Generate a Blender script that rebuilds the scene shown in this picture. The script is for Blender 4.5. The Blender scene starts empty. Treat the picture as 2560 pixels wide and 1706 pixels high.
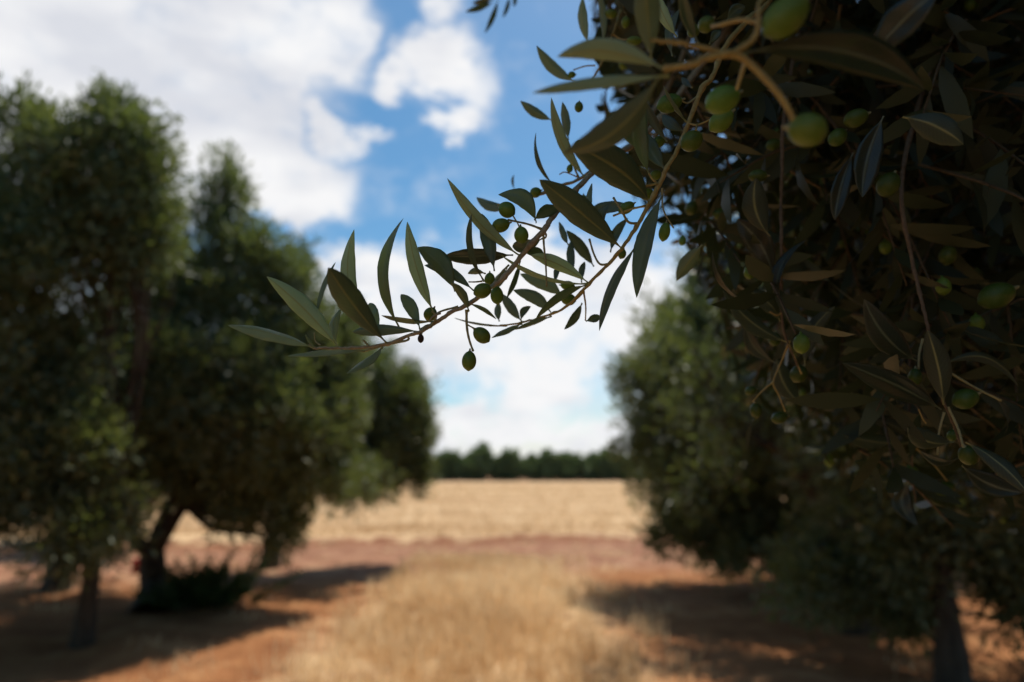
import bpy, math, random
import numpy as np
from mathutils import Vector, Matrix

# ------------------------------------------------------------------ camera, sky, sun, exposure
S = bpy.context.scene
COL = S.collection
R = math.radians
CAM_H = 1.6
PITCH = 10.85
camd = bpy.data.cameras.new('camera')
camd.lens = 24; camd.sensor_width = 36; camd.sensor_fit = 'HORIZONTAL'
camd.clip_start = 0.02; camd.clip_end = 6000
camd.dof.use_dof = True
camd.dof.focus_distance = 0.42
camd.dof.aperture_fstop = 4.2
camd.dof.aperture_blades = 0
cam = bpy.data.objects.new('camera', camd); COL.objects.link(cam)
cam.location = (0, 0, CAM_H)
cam.rotation_euler = (R(90 + PITCH), 0, 0)
S.camera = cam
MW = Matrix.Translation((0, 0, CAM_H)) @ Matrix.Rotation(R(90 + PITCH), 4, 'X')
M3 = np.array(MW.to_3x3()); T3 = np.array(MW.translation)
FP = 24 / 36 * 2560                      # focal length in pixels of the 2560 px photograph

S.render.engine = 'CYCLES'
S.cycles.use_denoising = True
try: S.cycles.denoiser = 'OPENIMAGEDENOISE'
except Exception: pass
S.cycles.max_bounces = 6
S.cycles.transparent_max_bounces = 4
S.cycles.caustics_reflective = False; S.cycles.caustics_refractive = False
S.view_settings.view_transform = 'Standard'
S.view_settings.look = 'None'
S.view_settings.exposure = -0.05
S.view_settings.gamma = 1

SUN_EL, SUN_AZ = 62.0, 27.0
sd = Vector((math.sin(R(SUN_AZ)) * math.cos(R(SUN_EL)), math.cos(R(SUN_AZ)) * math.cos(R(SUN_EL)), math.sin(R(SUN_EL))))
sl = bpy.data.lights.new('sun', 'SUN'); sl.energy = 5.0; sl.angle = R(0.53); sl.color = (1, .94, .84)
so = bpy.data.objects.new('sun', sl); COL.objects.link(so)
so.rotation_euler = sd.to_track_quat('Z', 'Y').to_euler(); so.location = (0, 0, 30)


def cam_ray(px, py):                     # 2353-wide picture coordinates -> unit world direction
    sx, sy = px * 2560 / 2353, py * 2560 / 2353
    v = M3 @ np.array([(sx - 1280) / FP, -(sy - 853) / FP, -1.0])
    return v / np.linalg.norm(v)


def azel(px, py):
    v = cam_ray(px, py)
    return math.degrees(math.atan2(v[0], v[1])), math.degrees(math.asin(v[2]))


def build_world():
    w = bpy.data.worlds.new('World'); S.world = w; w.use_nodes = True
    nt = w.node_tree; N = nt.nodes; L = nt.links; N.clear()

    def node(t, **k):
        n = N.new(t)
        for a, b in k.items(): setattr(n, a, b)
        return n

    def math_(op, a, b=None, c=None, clamp=False):
        n = node('ShaderNodeMath', operation=op, use_clamp=clamp)
        for i, v in enumerate((a, b, c)):
            if v is None: continue
            if isinstance(v, (int, float)): n.inputs[i].default_value = v
            else: L.new(v, n.inputs[i])
        return n.outputs[0]
    tc = node('ShaderNodeTexCoord')
    sky = node('ShaderNodeTexSky', sky_type='NISHITA'); sky.sun_disc = False
    sky.sun_elevation = R(SUN_EL); sky.sun_rotation = R(SUN_AZ)
    sky.air_density = 1.0; sky.dust_density = 0.6; sky.ozone_density = 2.2
    hs = node('ShaderNodeHueSaturation'); hs.inputs['Saturation'].default_value = 1.27; hs.inputs['Hue'].default_value = .487
    L.new(sky.outputs[0], hs.inputs['Color'])
    bg = node('ShaderNodeBackground'); bg.inputs[1].default_value = 0.125
    L.new(hs.outputs[0], bg.inputs[0])
    sep = node('ShaderNodeSeparateXYZ'); L.new(tc.outputs['Generated'], sep.inputs[0])
    az = math_('MULTIPLY', math_('ARCTAN2', sep.outputs[0], sep.outputs[1]), 57.2958)
    el = math_('MULTIPLY', math_('ARCSINE', sep.outputs[2]), 57.2958)
    # flatter clouds towards the horizon: noise is stretched by scaling z
    mp = node('ShaderNodeMapping'); mp.inputs['Scale'].default_value = (1, 1, 1.5)
    L.new(tc.outputs['Generated'], mp.inputs[0])
    n1 = node('ShaderNodeTexNoise'); n1.inputs['Scale'].default_value = 7; n1.inputs['Detail'].default_value = 7
    n1.inputs['Roughness'].default_value = .6
    L.new(mp.outputs[0], n1.inputs['Vector'])
    n2 = node('ShaderNodeTexNoise'); n2.inputs['Scale'].default_value = 4.5; n2.inputs['Detail'].default_value = 6
    mp2 = node('ShaderNodeMapping'); mp2.inputs['Scale'].default_value = (1, 1, 2.8)
    L.new(tc.outputs['Generated'], mp2.inputs[0]); L.new(mp2.outputs[0], n2.inputs['Vector'])
    wv = node('ShaderNodeVectorMath', operation='SUBTRACT'); L.new(n1.outputs['Color'], wv.inputs[0]); wv.inputs[1].default_value = (.5, .5, .5)
    ws = node('ShaderNodeVectorMath', operation='SCALE'); L.new(wv.outputs[0], ws.inputs[0]); ws.inputs['Scale'].default_value = 10
    cb = node('ShaderNodeCombineXYZ'); L.new(az, cb.inputs[0]); L.new(el, cb.inputs[1])
    ad = node('ShaderNodeVectorMath', operation='ADD'); L.new(cb.outputs[0], ad.inputs[0]); L.new(ws.outputs[0], ad.inputs[1])
    n3 = node('ShaderNodeTexNoise'); n3.inputs['Scale'].default_value = 19; n3.inputs['Detail'].default_value = 6; n3.inputs['Roughness'].default_value = .6
    L.new(mp.outputs[0], n3.inputs['Vector'])
    w3 = node('ShaderNodeVectorMath', operation='SUBTRACT'); L.new(n3.outputs['Color'], w3.inputs[0]); w3.inputs[1].default_value = (.5, .5, .5)
    w4 = node('ShaderNodeVectorMath', operation='SCALE'); L.new(w3.outputs[0], w4.inputs[0]); w4.inputs['Scale'].default_value = 4.5
    ad2 = node('ShaderNodeVectorMath', operation='ADD'); L.new(ad.outputs[0], ad2.inputs[0]); L.new(w4.outputs[0], ad2.inputs[1])
    P = ad2.outputs[0]
    acc = None
    for (px, py, rx, ry, wt) in CLOUDS:
        a0, e0 = azel(px, py); a1, _ = azel(px + rx, py); _, e1 = azel(px, py + ry)
        _, e2 = azel(px, py - ry)
        ra = max(abs(a1 - a0), 1); re = max(abs(e1 - e2) / 2, 1)
        s = node('ShaderNodeVectorMath', operation='SUBTRACT'); L.new(P, s.inputs[0]); s.inputs[1].default_value = (a0, e0, 0)
        m = node('ShaderNodeVectorMath', operation='MULTIPLY'); L.new(s.outputs[0], m.inputs[0]); m.inputs[1].default_value = (1 / ra, 1 / re, 0)
        ln = node('ShaderNodeVectorMath', operation='LENGTH'); L.new(m.outputs[0], ln.inputs[0])
        mr = node('ShaderNodeMapRange', interpolation_type='SMOOTHSTEP'); L.new(ln.outputs['Value'], mr.inputs[0])
        mr.inputs[1].default_value = 1.6; mr.inputs[2].default_value = .35; mr.inputs[3].default_value = 0; mr.inputs[4].default_value = wt
        acc = mr.outputs[0] if acc is None else math_('ADD', acc, mr.outputs[0])
    acc = math_('MINIMUM', math_('MAXIMUM', acc, 0), 1.1)
    nn = math_('ADD', math_('MULTIPLY', math_('SUBTRACT', n1.outputs['Fac'], .5), .9), math_('MULTIPLY', math_('SUBTRACT', n3.outputs['Fac'], .5), 1.1))
    dens = math_('ADD', math_('MULTIPLY', acc, .92), nn)
    cov = node('ShaderNodeMapRange', interpolation_type='SMOOTHSTEP'); L.new(dens, cov.inputs[0])
    cov.inputs[1].default_value = -.04; cov.inputs[2].default_value = 1.10
    cr = node('ShaderNodeValToRGB')
    cr.color_ramp.elements[0].position = .36; cr.color_ramp.elements[0].color = (.74, .76, .82, 1)
    cr.color_ramp.elements[1].position = .56; cr.color_ramp.elements[1].color = (.97, .97, .98, 1)
    L.new(n2.outputs['Fac'], cr.inputs[0])
    bc = node('ShaderNodeBackground'); bc.inputs[1].default_value = 1.0; L.new(cr.outputs[0], bc.inputs[0])
    mx = node('ShaderNodeMixShader'); L.new(cov.outputs[0], mx.inputs[0]); L.new(bg.outputs[0], mx.inputs[1]); L.new(bc.outputs[0], mx.inputs[2])
    out = node('ShaderNodeOutputWorld'); L.new(mx.outputs[0], out.inputs[0])


# cloud masses: centre and half axes in picture coordinates (2353 wide), weight
CLOUDS = [
    (120, 60, 460, 230, 1.2), (480, 90, 270, 180, 1.1), (720, 20, 130, 90, 1.0), (740, 115, 100, 55, .8),
    (380, 270, 260, 150, 1.1), (590, 220, 95, 110, .9), (120, 420, 330, 230, 1.0), (480, 400, 150, 110, 1.0),
    (800, 320, 75, 28, .9), (745, 275, 40, 25, .7),
    (700, 410, 120, 75, 1.2), (700, 485, 110, 48, 1.0), (640, 330, 55, 40, .5),
    (1000, 115, 100, 62, 1.1), (905, 175, 50, 32, .8), (1085, 200, 58, 70, .9), (1045, 288, 72, 30, .85), (1030, 8, 45, 24, .8),
    (1180, 690, 500, 95, 1.0), (1000, 640, 300, 40, .6), (1200, 800, 420, 95, 1.1), (1330, 620, 200, 80, .9),
    (1250, 960, 460, 62, 1.05), (1040, 905, 110, 22, -.5), (900, 985, 320, 60, .6), (400, 780, 400, 120, .6), (1250, 1075, 600, 55, .95), (1230, 880, 90, 60, .5), (1080, 1005, 220, 10, -.55), (1330, 935, 180, 12, -.5), (1120, 848, 160, 12, -.35),
]
build_world()

# ------------------------------------------------------------------ helpers
def P(px, py, d):                        # 2560-wide picture coordinates + depth along the view axis -> world
    return T3 + M3 @ np.array([(px - 1280) / FP * d, -(py - 853) / FP * d, -d])


def PX(w):                               # world -> picture coordinates (2560 wide) and depth, arrays
    v = (np.asarray(w) - T3) @ M3
    d = -v[..., 2]
    dd = np.where(np.abs(d) < 1e-6, 1e-6, d)
    return 1280 + v[..., 0] / dd * FP, 853 - v[..., 1] / dd * FP, d


def put(name, me, parent=None, label=None, cat=None, group=None, kind=None, loc=None):
    o = bpy.data.objects.new(name, me); COL.objects.link(o)
    if loc is not None: o.location = loc
    if parent is not None: o.parent = parent
    for k, v in (('label', label), ('category', cat), ('group', group), ('kind', kind)):
        if v: o[k] = v
    return o


def mesh_from(name, V, faces, mats, fmat=None, uv=None, smooth=True, attr=None):
    """V (n,3); faces list of (m,k) index arrays; fmat list of material indices per array"""
    me = bpy.data.meshes.new(name)
    V = np.asarray(V, dtype=np.float32)
    me.vertices.add(len(V)); me.vertices.foreach_set('co', V.ravel())
    sizes = np.concatenate([np.full(len(f), f.shape[1], dtype=np.int32) for f in faces])
    loops = np.concatenate([f.ravel() for f in faces]).astype(np.int32)
    me.loops.add(len(loops)); me.loops.foreach_set('vertex_index', loops)
    me.polygons.add(len(sizes))
    st = np.zeros(len(sizes), dtype=np.int32); st[1:] = np.cumsum(sizes)[:-1]
    me.polygons.foreach_set('loop_start', st); me.polygons.foreach_set('loop_total', sizes)
    for m in mats: me.materials.append(m)
    if fmat is not None:
        mi = np.concatenate([np.full(len(f), k, dtype=np.int32) for f, k in zip(faces, fmat)])
        me.polygons.foreach_set('material_index', mi)
    me.polygons.foreach_set('use_smooth', np.full(len(sizes), smooth, dtype=bool))
    if uv is not None:
        ul = me.uv_layers.new(name='UVMap')
        ul.data.foreach_set('uv', np.asarray(uv, dtype=np.float32)[loops].ravel())
    if attr is not None:
        a = me.attributes.new('tone', 'FLOAT', 'POINT'); a.data.foreach_set('value', np.asarray(attr, dtype=np.float32))
    me.update(calc_edges=True); me.validate()
    return me


def norm(v):
    return v / np.maximum(np.linalg.norm(v, axis=-1, keepdims=True), 1e-9)


def tubes(paths, sides=7):
    """paths: list of (points (n,3), radii (n,)) -> V, quads"""
    Vs, Fs, off = [], [], 0
    for pts, rad in paths:
        pts = np.asarray(pts, float); rad = np.asarray(rad, float); n = len(pts)
        t = np.gradient(pts, axis=0); t = norm(t)
        up = np.array([0.31, 0.2, 0.93]);
        a = norm(np.cross(t, up)); b = np.cross(t, a)
        th = np.linspace(0, 2 * np.pi, sides, endpoint=False)
        ring = pts[:, None, :] + rad[:, None, None] * (np.cos(th)[None, :, None] * a[:, None, :] + np.sin(th)[None, :, None] * b[:, None, :])
        Vs.append(ring.reshape(-1, 3)); Vs.append(pts[-1:] + t[-1:] * rad[-1] * .6)
        i = np.arange(n - 1)[:, None] * sides; j = np.arange(sides)[None, :]; k = (j + 1) % sides
        q = np.stack([i + j, i + k, i + sides + k, i + sides + j], -1).reshape(-1, 4) + off
        Fs.append(q)
        jj = np.arange(sides); kk = (jj + 1) % sides; base = (n - 1) * sides + off
        cap = np.stack([base + jj, base + kk, np.full(sides, off + n * sides), np.full(sides, off + n * sides)], -1)
        Fs.append(cap)
        off += n * sides + 1
    V = np.concatenate(Vs); Q = np.concatenate(Fs)
    tri = Q[:, 2] == Q[:, 3]
    return V, [Q[~tri], Q[tri][:, :3]]


def smooth_path(pts, rad, sub=5, wob=0, rng=None):
    """Catmull-Rom through pts"""
    pts = np.asarray(pts, float); rad = np.asarray(rad, float)
    if len(pts) < 3:
        t = np.linspace(0, 1, sub + 1)[:, None]
        return pts[0] * (1 - t) + pts[1] * t, rad[0] * (1 - t[:, 0]) + rad[1] * t[:, 0]
    q = np.concatenate([[2 * pts[0] - pts[1]], pts, [2 * pts[-1] - pts[-2]]])
    out, ro = [], []
    for i in range(len(pts) - 1):
        p0, p1, p2, p3 = q[i:i + 4]
        for s in range(sub):
            t = s / sub
            out.append(.5 * ((2 * p1) + (-p0 + p2) * t + (2 * p0 - 5 * p1 + 4 * p2 - p3) * t * t + (-p0 + 3 * p1 - 3 * p2 + p3) * t ** 3))
            ro.append(rad[i] * (1 - t) + rad[i + 1] * t)
    out.append(pts[-1]); ro.append(rad[-1])
    out = np.array(out)
    if wob and rng is not None: out[1:-1] += rng.normal(0, wob, out[1:-1].shape)
    return out, np.array(ro)


def leaf_batch(B, D, Nn, Ln, W, curv=0.1, full=True):
    """many simple leaves: base, direction, normal, length, width"""
    n = len(B); D = norm(D); S_ = norm(np.cross(D, Nn)); Nn = np.cross(S_, D)
    Ln = Ln[:, None]; W = W[:, None] * .5
    cu = np.broadcast_to(np.asarray(curv, float).reshape(-1, 1) if np.ndim(curv) else np.full((1, 1), curv), (n, 1))
    if full:
        rows = [(0, 0), (.25, .72), (.55, 1.0), (.82, .6), (1, 0)]
        vs = []
        for t, w in rows:
            c = B + D * Ln * t + Nn * cu * Ln * (4 * t * (1 - t))
            if w == 0: vs.append(c)
            else:
                vs.append(c + S_ * W * w + Nn * W * w * .35); vs.append(c - S_ * W * w + Nn * W * w * .35)
        V = np.stack(vs, 1).reshape(-1, 3)
        o = np.arange(n)[:, None] * 8
        tri = np.concatenate([o + np.array([[0, 2, 1]]), o + np.array([[5, 6, 7]])])
        quad = np.concatenate([o + np.array([[1, 2, 4, 3]]), o + np.array([[3, 4, 6, 5]])])
        return V, [tri, quad], 8
    m = B + D * Ln * .5 + Nn * cu * Ln
    V = np.stack([B, m + S_ * W, B + D * Ln, m - S_ * W], 1).reshape(-1, 3)
    o = np.arange(n)[:, None] * 4
    return V, [o + np.array([[0, 3, 2, 1]])], 4


# ------------------------------------------------------------------ materials
def mat(name):
    m = bpy.data.materials.new(name); m.use_nodes = True
    nt = m.node_tree; nt.nodes.clear()
    return m, nt, nt.nodes, nt.links


def noise(N, L, scale, detail=4, rough=.55, vec=None):
    n = N.new('ShaderNodeTexNoise'); n.inputs['Scale'].default_value = scale; n.inputs['Detail'].default_value = detail
    n.inputs['Roughness'].default_value = rough
    if vec is not None: L.new(vec, n.inputs['Vector'])
    return n


def ramp(N, L, fac, stops):
    r = N.new('ShaderNodeValToRGB'); L.new(fac, r.inputs[0])
    e = r.color_ramp.elements
    e[0].position = stops[0][0]; e[0].color = (*stops[0][1], 1)
    e[1].position = stops[-1][0]; e[1].color = (*stops[-1][1], 1)
    for p, c in stops[1:-1]:
        x = e.new(p); x.color = (*c, 1)
    return r


def mixc(N, L, fac, a, b, mode='MIX'):
    m = N.new('ShaderNodeMix'); m.data_type = 'RGBA'; m.blend_type = mode
    if isinstance(fac, (int, float)): m.inputs[0].default_value = fac
    else: L.new(fac, m.inputs[0])
    for i, v in ((6, a), (7, b)):
        if isinstance(v, tuple): m.inputs[i].default_value = (*v, 1)
        else: L.new(v, m.inputs[i])
    return m.outputs[2]


def mth(N, L, op, a, b=None, clamp=False):
    m = N.new('ShaderNodeMath'); m.operation = op; m.use_clamp = clamp
    for i, v in ((0, a), (1, b)):
        if v is None: continue
        if isinstance(v, (int, float)): m.inputs[i].default_value = v
        else: L.new(v, m.inputs[i])
    return m.outputs[0]


def leaf_face_mat(name, c0, c1, rib, rough, trans, spec=.5):
    """one face of a close leaf: midrib, side veins, mottling; UV u along, v across"""
    m, nt, N, L = mat(name)
    uv = N.new('ShaderNodeUVMap'); sp = N.new('ShaderNodeSeparateXYZ'); L.new(uv.outputs[0], sp.inputs[0])
    tc = N.new('ShaderNodeTexCoord'); oi = N.new('ShaderNodeObjectInfo')
    ns = noise(N, L, 170, 5, .6, tc.outputs['Object'])
    nb = noise(N, L, 38, 3, .5, tc.outputs['Object'])
    col = mixc(N, L, mth(N, L, 'ADD', mth(N, L, 'MULTIPLY', ns.outputs['Fac'], .5), mth(N, L, 'MULTIPLY', nb.outputs['Fac'], .5)), c0, c1)
    hs = N.new('ShaderNodeHueSaturation'); L.new(col, hs.inputs['Color'])
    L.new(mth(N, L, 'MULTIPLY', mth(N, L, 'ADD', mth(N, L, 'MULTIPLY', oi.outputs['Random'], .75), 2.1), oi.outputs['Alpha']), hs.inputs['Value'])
    L.new(mth(N, L, 'ADD', mth(N, L, 'MULTIPLY', oi.outputs['Random'], .035), .4825), hs.inputs['Hue'])
    # midrib
    dv = mth(N, L, 'ABSOLUTE', mth(N, L, 'SUBTRACT', sp.outputs[1], .5))
    mr = N.new('ShaderNodeMapRange'); mr.interpolation_type = 'SMOOTHSTEP'; L.new(dv, mr.inputs[0])
    mr.inputs[1].default_value = .065; mr.inputs[2].default_value = .02; mr.inputs[3].default_value = 0; mr.inputs[4].default_value = .85
    # side veins: slanted stripes
    wv = mth(N, L, 'SINE', mth(N, L, 'MULTIPLY', mth(N, L, 'SUBTRACT', sp.outputs[0], mth(N, L, 'MULTIPLY', dv, .35)), 95))
    vein = N.new('ShaderNodeMapRange'); L.new(wv, vein.inputs[0]); vein.inputs[1].default_value = .6; vein.inputs[2].default_value = 1
    vein.inputs[3].default_value = 0; vein.inputs[4].default_value = .13
    c2 = mixc(N, L, vein.outputs[0], hs.outputs[0], rib)
    # petiole is ribbed yellow green
    pt = N.new('ShaderNodeMapRange'); L.new(sp.outputs[0], pt.inputs[0]); pt.inputs[1].default_value = .13; pt.inputs[2].default_value = .06
    fac = mth(N, L, 'MAXIMUM', mr.outputs[0], mth(N, L, 'MULTIPLY', pt.outputs[0], .8))
    c3 = mixc(N, L, fac, c2, rib)
    # brown specks
    vo = N.new('ShaderNodeTexVoronoi'); vo.inputs['Scale'].default_value = 260; L.new(tc.outputs['Object'], vo.inputs['Vector'])
    sk = N.new('ShaderNodeMapRange'); L.new(vo.outputs['Distance'], sk.inputs[0]); sk.inputs[1].default_value = .16; sk.inputs[2].default_value = .08
    sk2 = mth(N, L, 'MULTIPLY', sk.outputs[0], mth(N, L, 'GREATER_THAN', nb.outputs['Fac'], .58))
    c4 = mixc(N, L, mth(N, L, 'MULTIPLY', sk2, .6), c3, (.06, .045, .02))
    bp = N.new('ShaderNodeBump'); bp.inputs['Strength'].default_value = .35; bp.inputs['Distance'].default_value = .0006
    L.new(mth(N, L, 'SUBTRACT', ns.outputs['Fac'], mth(N, L, 'MULTIPLY', mr.outputs[0], .8)), bp.inputs['Height'])
    b = N.new('ShaderNodeBsdfPrincipled'); L.new(c4, b.inputs['Base Color']); b.inputs['Roughness'].default_value = rough
    b.inputs['Specular IOR Level'].default_value = spec
    L.new(bp.outputs[0], b.inputs['Normal'])
    # the blade is two skins thick, so each skin passes a good part of the light
    t = N.new('ShaderNodeBsdfTranslucent')
    tcx = mixc(N, L, fac, trans, tuple(v * .8 for v in trans))
    tv = N.new('ShaderNodeHueSaturation'); L.new(tcx, tv.inputs['Color'])
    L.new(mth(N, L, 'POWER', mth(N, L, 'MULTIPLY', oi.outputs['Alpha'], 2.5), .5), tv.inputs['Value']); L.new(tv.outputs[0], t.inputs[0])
    ad = N.new('ShaderNodeAddShader'); L.new(b.outputs[0], ad.inputs[0]); L.new(t.outputs[0], ad.inputs[1])
    o = N.new('ShaderNodeOutputMaterial'); L.new(ad.outputs[0], o.inputs[0])
    return m


M_TOP = leaf_face_mat('leaf_upper_side', (.026, .042, .030), (.046, .064, .046), (.10, .12, .07), .40, (.20, .25, .11), .55)
M_UND = leaf_face_mat('leaf_under_side', (.10, .14, .092), (.165, .215, .145), (.24, .24, .10), .55, (.25, .29, .13), .35)


def foliage_mat(name, top, under, tr, hue=.5, sat=1.0):
    m, nt, N, L = mat(name)
    g = N.new('ShaderNodeNewGeometry'); a = N.new('ShaderNodeAttribute'); a.attribute_name = 'tone'
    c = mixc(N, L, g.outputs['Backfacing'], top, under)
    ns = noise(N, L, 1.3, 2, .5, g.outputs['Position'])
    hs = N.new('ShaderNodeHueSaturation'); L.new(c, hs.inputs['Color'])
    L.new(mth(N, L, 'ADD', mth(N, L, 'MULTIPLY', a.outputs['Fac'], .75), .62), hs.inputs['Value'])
    L.new(mth(N, L, 'ADD', mth(N, L, 'MULTIPLY', ns.outputs['Fac'], .07), hue - .035), hs.inputs['Hue'])
    hs.inputs['Saturation'].default_value = sat
    b = N.new('ShaderNodeBsdfPrincipled'); L.new(hs.outputs[0], b.inputs['Base Color']); b.inputs['Roughness'].default_value = .45
    b.inputs['Specular IOR Level'].default_value = .22
    t = N.new('ShaderNodeBsdfTranslucent'); t.inputs[0].default_value = (*tr, 1)
    ad = N.new('ShaderNodeAddShader'); L.new(b.outputs[0], ad.inputs[0]); L.new(t.outputs[0], ad.inputs[1])
    o = N.new('ShaderNodeOutputMaterial'); L.new(ad.outputs[0], o.inputs[0])
    return m


M_FOL = foliage_mat('olive_foliage', (.080, .098, .045), (.145, .160, .090), (.062, .078, .014))
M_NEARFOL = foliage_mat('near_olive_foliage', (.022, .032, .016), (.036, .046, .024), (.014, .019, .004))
M_FARFOL = foliage_mat('far_olive_foliage', (.085, .125, .06), (.13, .17, .10), (.06, .085, .025))  # distance haze put into the lighter leaf colour
M_BUSH = foliage_mat('bush_foliage', (.022, .055, .012), (.04, .08, .02), (.01, .02, .003))


def simple_mat(name, c0, c1, scale, rough=.8, bump=.5, dist=.01, coord='Object', stretch=None, spec=.3):
    m, nt, N, L = mat(name)
    tc = N.new('ShaderNodeTexCoord'); v = tc.outputs[coord]
    if stretch:
        mp = N.new('ShaderNodeMapping'); mp.inputs['Scale'].default_value = stretch; L.new(v, mp.inputs[0]); v = mp.outputs[0]
    ns = noise(N, L, scale, 6, .6, v)
    r = ramp(N, L, ns.outputs['Fac'], [(.3, c0), (.7, c1)])
    bp = N.new('ShaderNodeBump'); bp.inputs['Strength'].default_value = bump; bp.inputs['Distance'].default_value = dist
    L.new(ns.outputs['Fac'], bp.inputs['Height'])
    b = N.new('ShaderNodeBsdfPrincipled'); L.new(r.outputs[0], b.inputs['Base Color']); b.inputs['Roughness'].default_value = rough
    b.inputs['Specular IOR Level'].default_value = spec
    L.new(bp.outputs[0], b.inputs['Normal'])
    o = N.new('ShaderNodeOutputMaterial'); L.new(b.outputs[0], o.inputs[0])
    return m


M_BARK = simple_mat('olive_bark', (.035, .027, .02), (.11, .085, .062), 22, .9, .9, .03, stretch=(1, 1, .25))
M_TWIG = simple_mat('grey_brown_twig_bark', (.30, .21, .11), (.50, .41, .25), 420, .7, .6, .0005)
M_GTWIG = simple_mat('young_green_twig', (.26, .25, .11), (.40, .36, .18), 500, .6, .4, .0003)
M_OTWIG = simple_mat('ochre_twig', (.30, .20, .06), (.46, .36, .12), 300, .6, .4, .0004)
M_MIDTWIG = simple_mat('brown_twig_bark', (.10, .065, .035), (.20, .14, .08), 380, .7, .6, .0005)
M_SHTWIG = simple_mat('thin_brown_twig', (.07, .05, .025), (.14, .10, .05), 300, .7, .4, .0004)
M_DRY = simple_mat('dried_fruit', (.02, .012, .008), (.07, .04, .02), 400, .8, .8, .001)
M_RED = simple_mat('red_plastic', (.36, .02, .025), (.44, .03, .03), 6, .5, .1, .002)


def olive_mat():
    m, nt, N, L = mat('green_olive_skin')
    tc = N.new('ShaderNodeTexCoord'); oi = N.new('ShaderNodeObjectInfo')
    nb = noise(N, L, 130, 3, .5, tc.outputs['Object'])
    c = mixc(N, L, nb.outputs['Fac'], (.10, .18, .022), (.18, .27, .038))
    hs = N.new('ShaderNodeHueSaturation'); L.new(c, hs.inputs['Color'])
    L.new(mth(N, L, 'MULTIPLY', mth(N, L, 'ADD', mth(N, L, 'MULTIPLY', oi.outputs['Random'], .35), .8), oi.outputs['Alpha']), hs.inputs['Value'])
    L.new(mth(N, L, 'ADD', mth(N, L, 'MULTIPLY', oi.outputs['Random'], .03), .482), hs.inputs['Hue'])
    vo = N.new('ShaderNodeTexVoronoi'); vo.inputs['Scale'].default_value = 900; L.new(tc.outputs['Object'], vo.inputs['Vector'])
    sk = N.new('ShaderNodeMapRange'); L.new(vo.outputs['Distance'], sk.inputs[0]); sk.inputs[1].default_value = .22; sk.inputs[2].default_value = .1
    c2 = mixc(N, L, mth(N, L, 'MULTIPLY', sk.outputs[0], .35), hs.outputs[0], (.35, .42, .16))
    b = N.new('ShaderNodeBsdfPrincipled'); L.new(c2, b.inputs['Base Color']); b.inputs['Roughness'].default_value = .42
    b.inputs['Specular IOR Level'].default_value = .28
    b.inputs['Subsurface Weight'].default_value = .15; b.inputs['Subsurface Scale'].default_value = .002
    b.inputs['Subsurface Radius'].default_value = (.6, 1, .3)
    o = N.new('ShaderNodeOutputMaterial'); L.new(b.outputs[0], o.inputs[0])
    return m


M_OLIVE = olive_mat()


def straw_mat(name, c0, c1):
    m, nt, N, L = mat(name)
    a = N.new('ShaderNodeAttribute'); a.attribute_name = 'tone'
    r = ramp(N, L, a.outputs['Fac'], [(0, c0), (1, c1)])
    d = N.new('ShaderNodeBsdfDiffuse'); L.new(r.outputs[0], d.inputs[0])
    t = N.new('ShaderNodeBsdfTranslucent'); L.new(r.outputs[0], t.inputs[0])
    mx = N.new('ShaderNodeMixShader'); mx.inputs[0].default_value = .5; L.new(d.outputs[0], mx.inputs[1]); L.new(t.outputs[0], mx.inputs[2])
    o = N.new('ShaderNodeOutputMaterial'); L.new(mx.outputs[0], o.inputs[0])
    return m


M_STRAW = straw_mat('dry_straw', (.66, .44, .22), (.92, .74, .47))
M_STUB = straw_mat('pale_stubble', (.50, .31, .15), (.74, .54, .32))


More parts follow.
